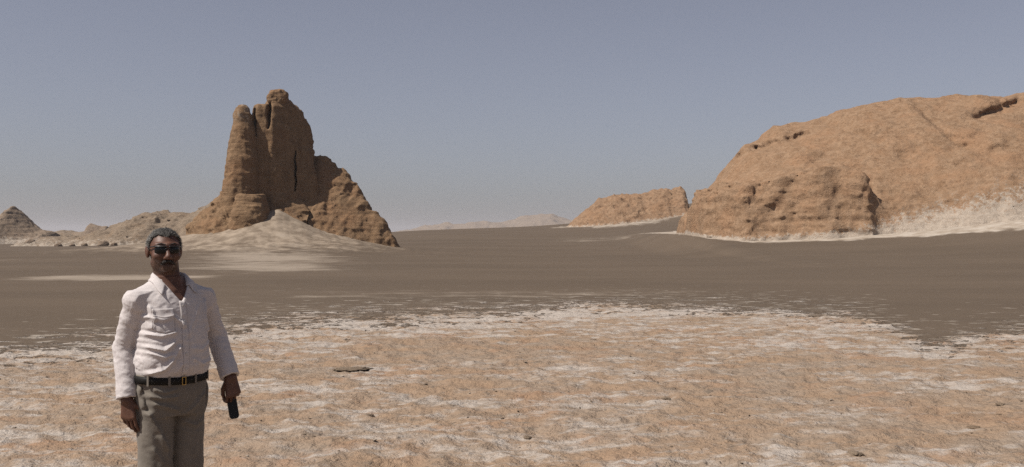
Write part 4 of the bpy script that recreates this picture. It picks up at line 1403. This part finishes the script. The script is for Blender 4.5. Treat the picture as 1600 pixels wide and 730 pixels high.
def build_man():
    man = empty("person", (MAN_X, MAN_Y, 0.012), MAN_YAW)
    tag(man, "man in white open-collar shirt, grey trousers and sunglasses standing in front", "person")
    b = build_body(man)
    build_shirt(man, b)
    build_trousers(man)
    build_hair(man)
    build_glasses(man)
    # the phone in his hand
    ph = empty("mobile_phone", (0, 0, 0))
    tag(ph, "black mobile phone held low in the man's hand", "phone")
    top = hp(363, 626, 0.082); bot = hp(370, 668, 0.055)
    ax = unit(bot - top); L = np.linalg.norm(bot - top)
    img_r = np.array((cT, -sT, 0)); cam_b = np.array((sT, cT, 0))
    u = unit(img_r - ax * (img_r @ ax)); v = np.cross(ax, u)
    g = Grid((-0.04, -0.03, -0.02), (0.04, 0.03, L + 0.03), 0.002)
    # rounded slab in its own frame: x across, y thickness, z along

    def slab(X, Y, Z):
        w = 0.0250 + 0 * Z
        zz = np.abs(Z - L / 2) - (L / 2 - 0.024)
        q = ((np.abs(X) / w) ** 4 + (np.maximum(zz, 0) / 0.0235) ** 2.4) ** 0.4 - 1
        return np.maximum(q * 0.02, np.abs(Y) - 0.009 + 0.002 * (X / 0.024) ** 2)
    g.add(slab)
    P, Q = g.mesh(2)
    Mx = np.stack([u, v, ax])
    Mroot = np.array(((math.cos(MAN_YAW), -math.sin(MAN_YAW), 0), (math.sin(MAN_YAW), math.cos(MAN_YAW), 0), (0, 0, 1)))

    def tow(P):
        return (np.asarray(P) @ Mx + top) @ Mroot.T + np.array((MAN_X, MAN_Y, 0.012))
    base = tow([[0, 0, L]])[0]
    ph.location = base
    bpy.context.view_layer.update()
    o = mesh_obj("phone_body", tow(P), Q, M_PHONE); part(o, ph)
    # bright lens ring near its upper end, on both faces the same trim line
    g = Grid((-0.03, -0.02, -0.005), (0.03, 0.02, 0.04), 0.0012)
    g.ell((-0.004, 0.0085, 0.017), (0.0065, 0.0022, 0.0065))
    g.ell((-0.004, -0.0085, 0.017), (0.0065, 0.0022, 0.0065))
    P, Q = g.mesh()
    o = mesh_obj("camera_ring", tow(P), Q, M_SILVER); part(o, ph)
    return man


build_man()


# ----------------------------------------------------------------------------
# loose crust slabs, stones and far boulders
# ----------------------------------------------------------------------------
import bmesh
M_CLOD = rock_material("crust_clod", (0.130, 0.098, 0.072), (0.190, 0.146, 0.106), (0.18, 0.124, 0.080), 1.0, 0.4, fine=6.0)
from mathutils.bvhtree import BVHTree
_gco = np.empty(len(ground.data.vertices) * 3, f32); ground.data.vertices.foreach_get("co", _gco); _gco = _gco.reshape(-1, 3)


def ground_at(x, y):
    """height of the built ground at a point (nearest vertex)"""
    k = np.argmin((_gco[:, 0] - x) ** 2 + (_gco[:, 1] - y) ** 2)
    return float(_gco[k, 2])


def clod_mesh(seed, size, sub=3, rough=0.35):
    bm = bmesh.new()
    bmesh.ops.create_icosphere(bm, subdivisions=sub, radius=1.0)
    V = np.array([v.co[:] for v in bm.verts])
    n = fbm(V[:, 0] * 1.7 + seed, V[:, 1] * 1.7, V[:, 2] * 1.7, 3) + 0.6 * fbm(V[:, 0] * 3.5 + seed, V[:, 1] * 3.5, V[:, 2] * 3.5, 3, ridged=True)
    V = V * (1 + rough * n)[:, None]
    V[:, 2] = np.maximum(V[:, 2], -0.45)
    V = V * np.array(size)
    F = [[v.index for v in f.verts] for f in bm.faces]
    bm.free()
    return V, F


CLODS = [
    (551, 578, 46, 0.12, "long flat dark slab of crust lying right of the man's belt", "crust slab"),
    (824, 680, 13, 0.4, "small dark clod alone on the crust near the bottom middle", "clod"),
    (577, 652, 12, 0.35, "small grey clod on the crust right of the phone", "clod"),
    (1041, 630, 13, 0.35, "small brown clod on the crust right of the middle", "clod"),
    (1563, 633, 13, 0.4, "small dark stone at the far right of the crust", "stone"),
    (1520, 668, 18, 0.3, "flat dark clod low at the right", "clod"),
    (1335, 711, 22, 0.3, "flat brown clod at the bottom edge toward the right", "clod"),
]
for i, (px, py, w, asp, lab, cat) in enumerate(CLODS):
    Y = CAM_H * FPX / (py - HOR)
    hw = w / 2 / FPX * Y
    V, F = clod_mesh(i * 7.7 + 1, (hw, hw * (0.75 if w < 30 else 0.55), max(hw * asp, 0.016)), 4, 0.62)
    x, y = float(wx(px, Y)), Y
    o = mesh_obj(cat.replace(" ", "_"), V, F, M_CLOD, attrs={"dust": np.full(len(V), 0.05 if i % 3 else -0.3)})
    o.location = (x, y, ground_at(x, y) - 0.05 * max(hw * asp, 0.012))
    o.rotation_euler = (0, 0, 0.25 * math.sin(i * 3.1) if w > 30 else i * 1.9)
    tag(o, lab, cat, "loose clods on the pale crust", kind="thing")

# boulders at the foot of the far ridge
for i, (px, py, w) in enumerate([(91, 380, 10), (113, 381, 8), (132, 381, 9), (162, 381, 15), (178, 381, 10), (70, 377, 22), (48, 375, 16)]):
    Y = 150.0 if i < 5 else 190.0
    hw = w / 2 / FPX * Y
    V, F = clod_mesh(i * 3.3 + 50, (hw, hw * 0.9, hw * 0.75), 3, 0.4)
    o = mesh_obj("boulder", V, F, M_GREY, attrs={"dust": np.full(len(V), -0.4)})
    x = float(wx(px, Y))
    o.location = (x, Y, gz(x, Y) + hw * 0.2)
    o.rotation_euler = (0, 0, i * 1.3)
    tag(o, ("leftmost", "second", "third", "biggest", "rightmost")[i] + " of five dark boulders in a row at the foot of the pale ridge" if i < 5 else ("dark wide boulder under the pointed hill, nearer the ridge" if i == 5 else "dark boulder under the pointed hill, nearer the picture's left edge"), "boulder", "boulders at the foot of the far ridge")


def build_pebbles():
    r = np.random.default_rng(3)
    N = 600
    t = r.uniform(-0.62, 0.62, N * 3); u = r.uniform(0, 1, N * 3)
    Y = 6.2 * (26 / 6.2) ** u
    X = t * Y
    by = np.interp(t, B_T, B_Y)
    n = fbm(X * 0.5, Y * 0.5, 2.7, 3)
    keep = (Y < by * 1.02) & (n + r.uniform(-0.5, 0.5, N * 3) > -0.05)
    X, Y = X[keep][:N], Y[keep][:N]
    base, F0 = clod_mesh(9.1, (1, 1, 1), 1, 0.4)
    F0 = np.array(F0)
    nv = len(base)
    Vs = []; Fs = []
    # nearest ground height through a coarse lookup: columns of the polar grid
    ang = np.arctan2(X, Y); rad = np.hypot(X, Y)
    ga = np.linspace(R(-42), R(42), 860)
    nr = len(_gco) // (860 + 62)
    grid = _gco.reshape(-1, nr, 3)
    rr = np.hypot(grid[430, :, 0], grid[430, :, 1])
    ia = np.clip(np.round((ang - ga[0]) / (ga[1] - ga[0])).astype(int), 0, 859)
    ir = np.clip(np.searchsorted(rr, rad), 0, nr - 1)
    Z = grid[ia, ir, 2]
    s = 0.005 + 0.012 * r.uniform(0, 1, len(X)) ** 3.0
    for k in range(len(X)):
        a = r.uniform(0, 6.28); ca, sa = math.cos(a), math.sin(a)
        v = base * (s[k] * r.uniform(0.8, 1.6), s[k] * r.uniform(0.8, 1.4), s[k] * r.uniform(0.4, 0.9))
        v = np.stack([v[:, 0] * ca - v[:, 1] * sa + X[k], v[:, 0] * sa + v[:, 1] * ca + Y[k], v[:, 2] + Z[k] + s[k] * 0.15], 1)
        Vs.append(v); Fs.append(F0 + k * nv)
    V = np.concatenate(Vs); F = np.concatenate(Fs)
    d = np.repeat(r.uniform(0.0, 0.9, len(X)), nv)
    o = mesh_obj("crust_crumbs", V, F, M_CLOD, smooth=False, attrs={"dust": d})
    tag(o, "crumbs of salt and mud strewn over the pale crust", kind="stuff")


build_pebbles()


# ----------------------------------------------------------------------------
# desert haze: one even volume round everything
# ----------------------------------------------------------------------------
def build_haze():
    g = NT("desert_haze")
    v = g.n("VolumePrincipled", {"Color": (0.74, 0.74, 0.79), "Density": 0.0002, "Anisotropy": 0.1})
    g.t.links.new(v, g.out.inputs["Volume"])
    s, b, t = 7200.0, -4.0, 62.0
    P = [(-s, -s, b), (s, -s, b), (s, s, b), (-s, s, b), (-s, -s, t), (s, -s, t), (s, s, t), (-s, s, t)]
    F = [[0, 3, 2, 1], [4, 5, 6, 7], [0, 1, 5, 4], [1, 2, 6, 5], [2, 3, 7, 6], [3, 0, 4, 7]]
    o = mesh_obj("haze", P, F, g.m, smooth=False)
    tag(o, "thin dusty desert haze over the whole plain", kind="stuff")


build_haze()
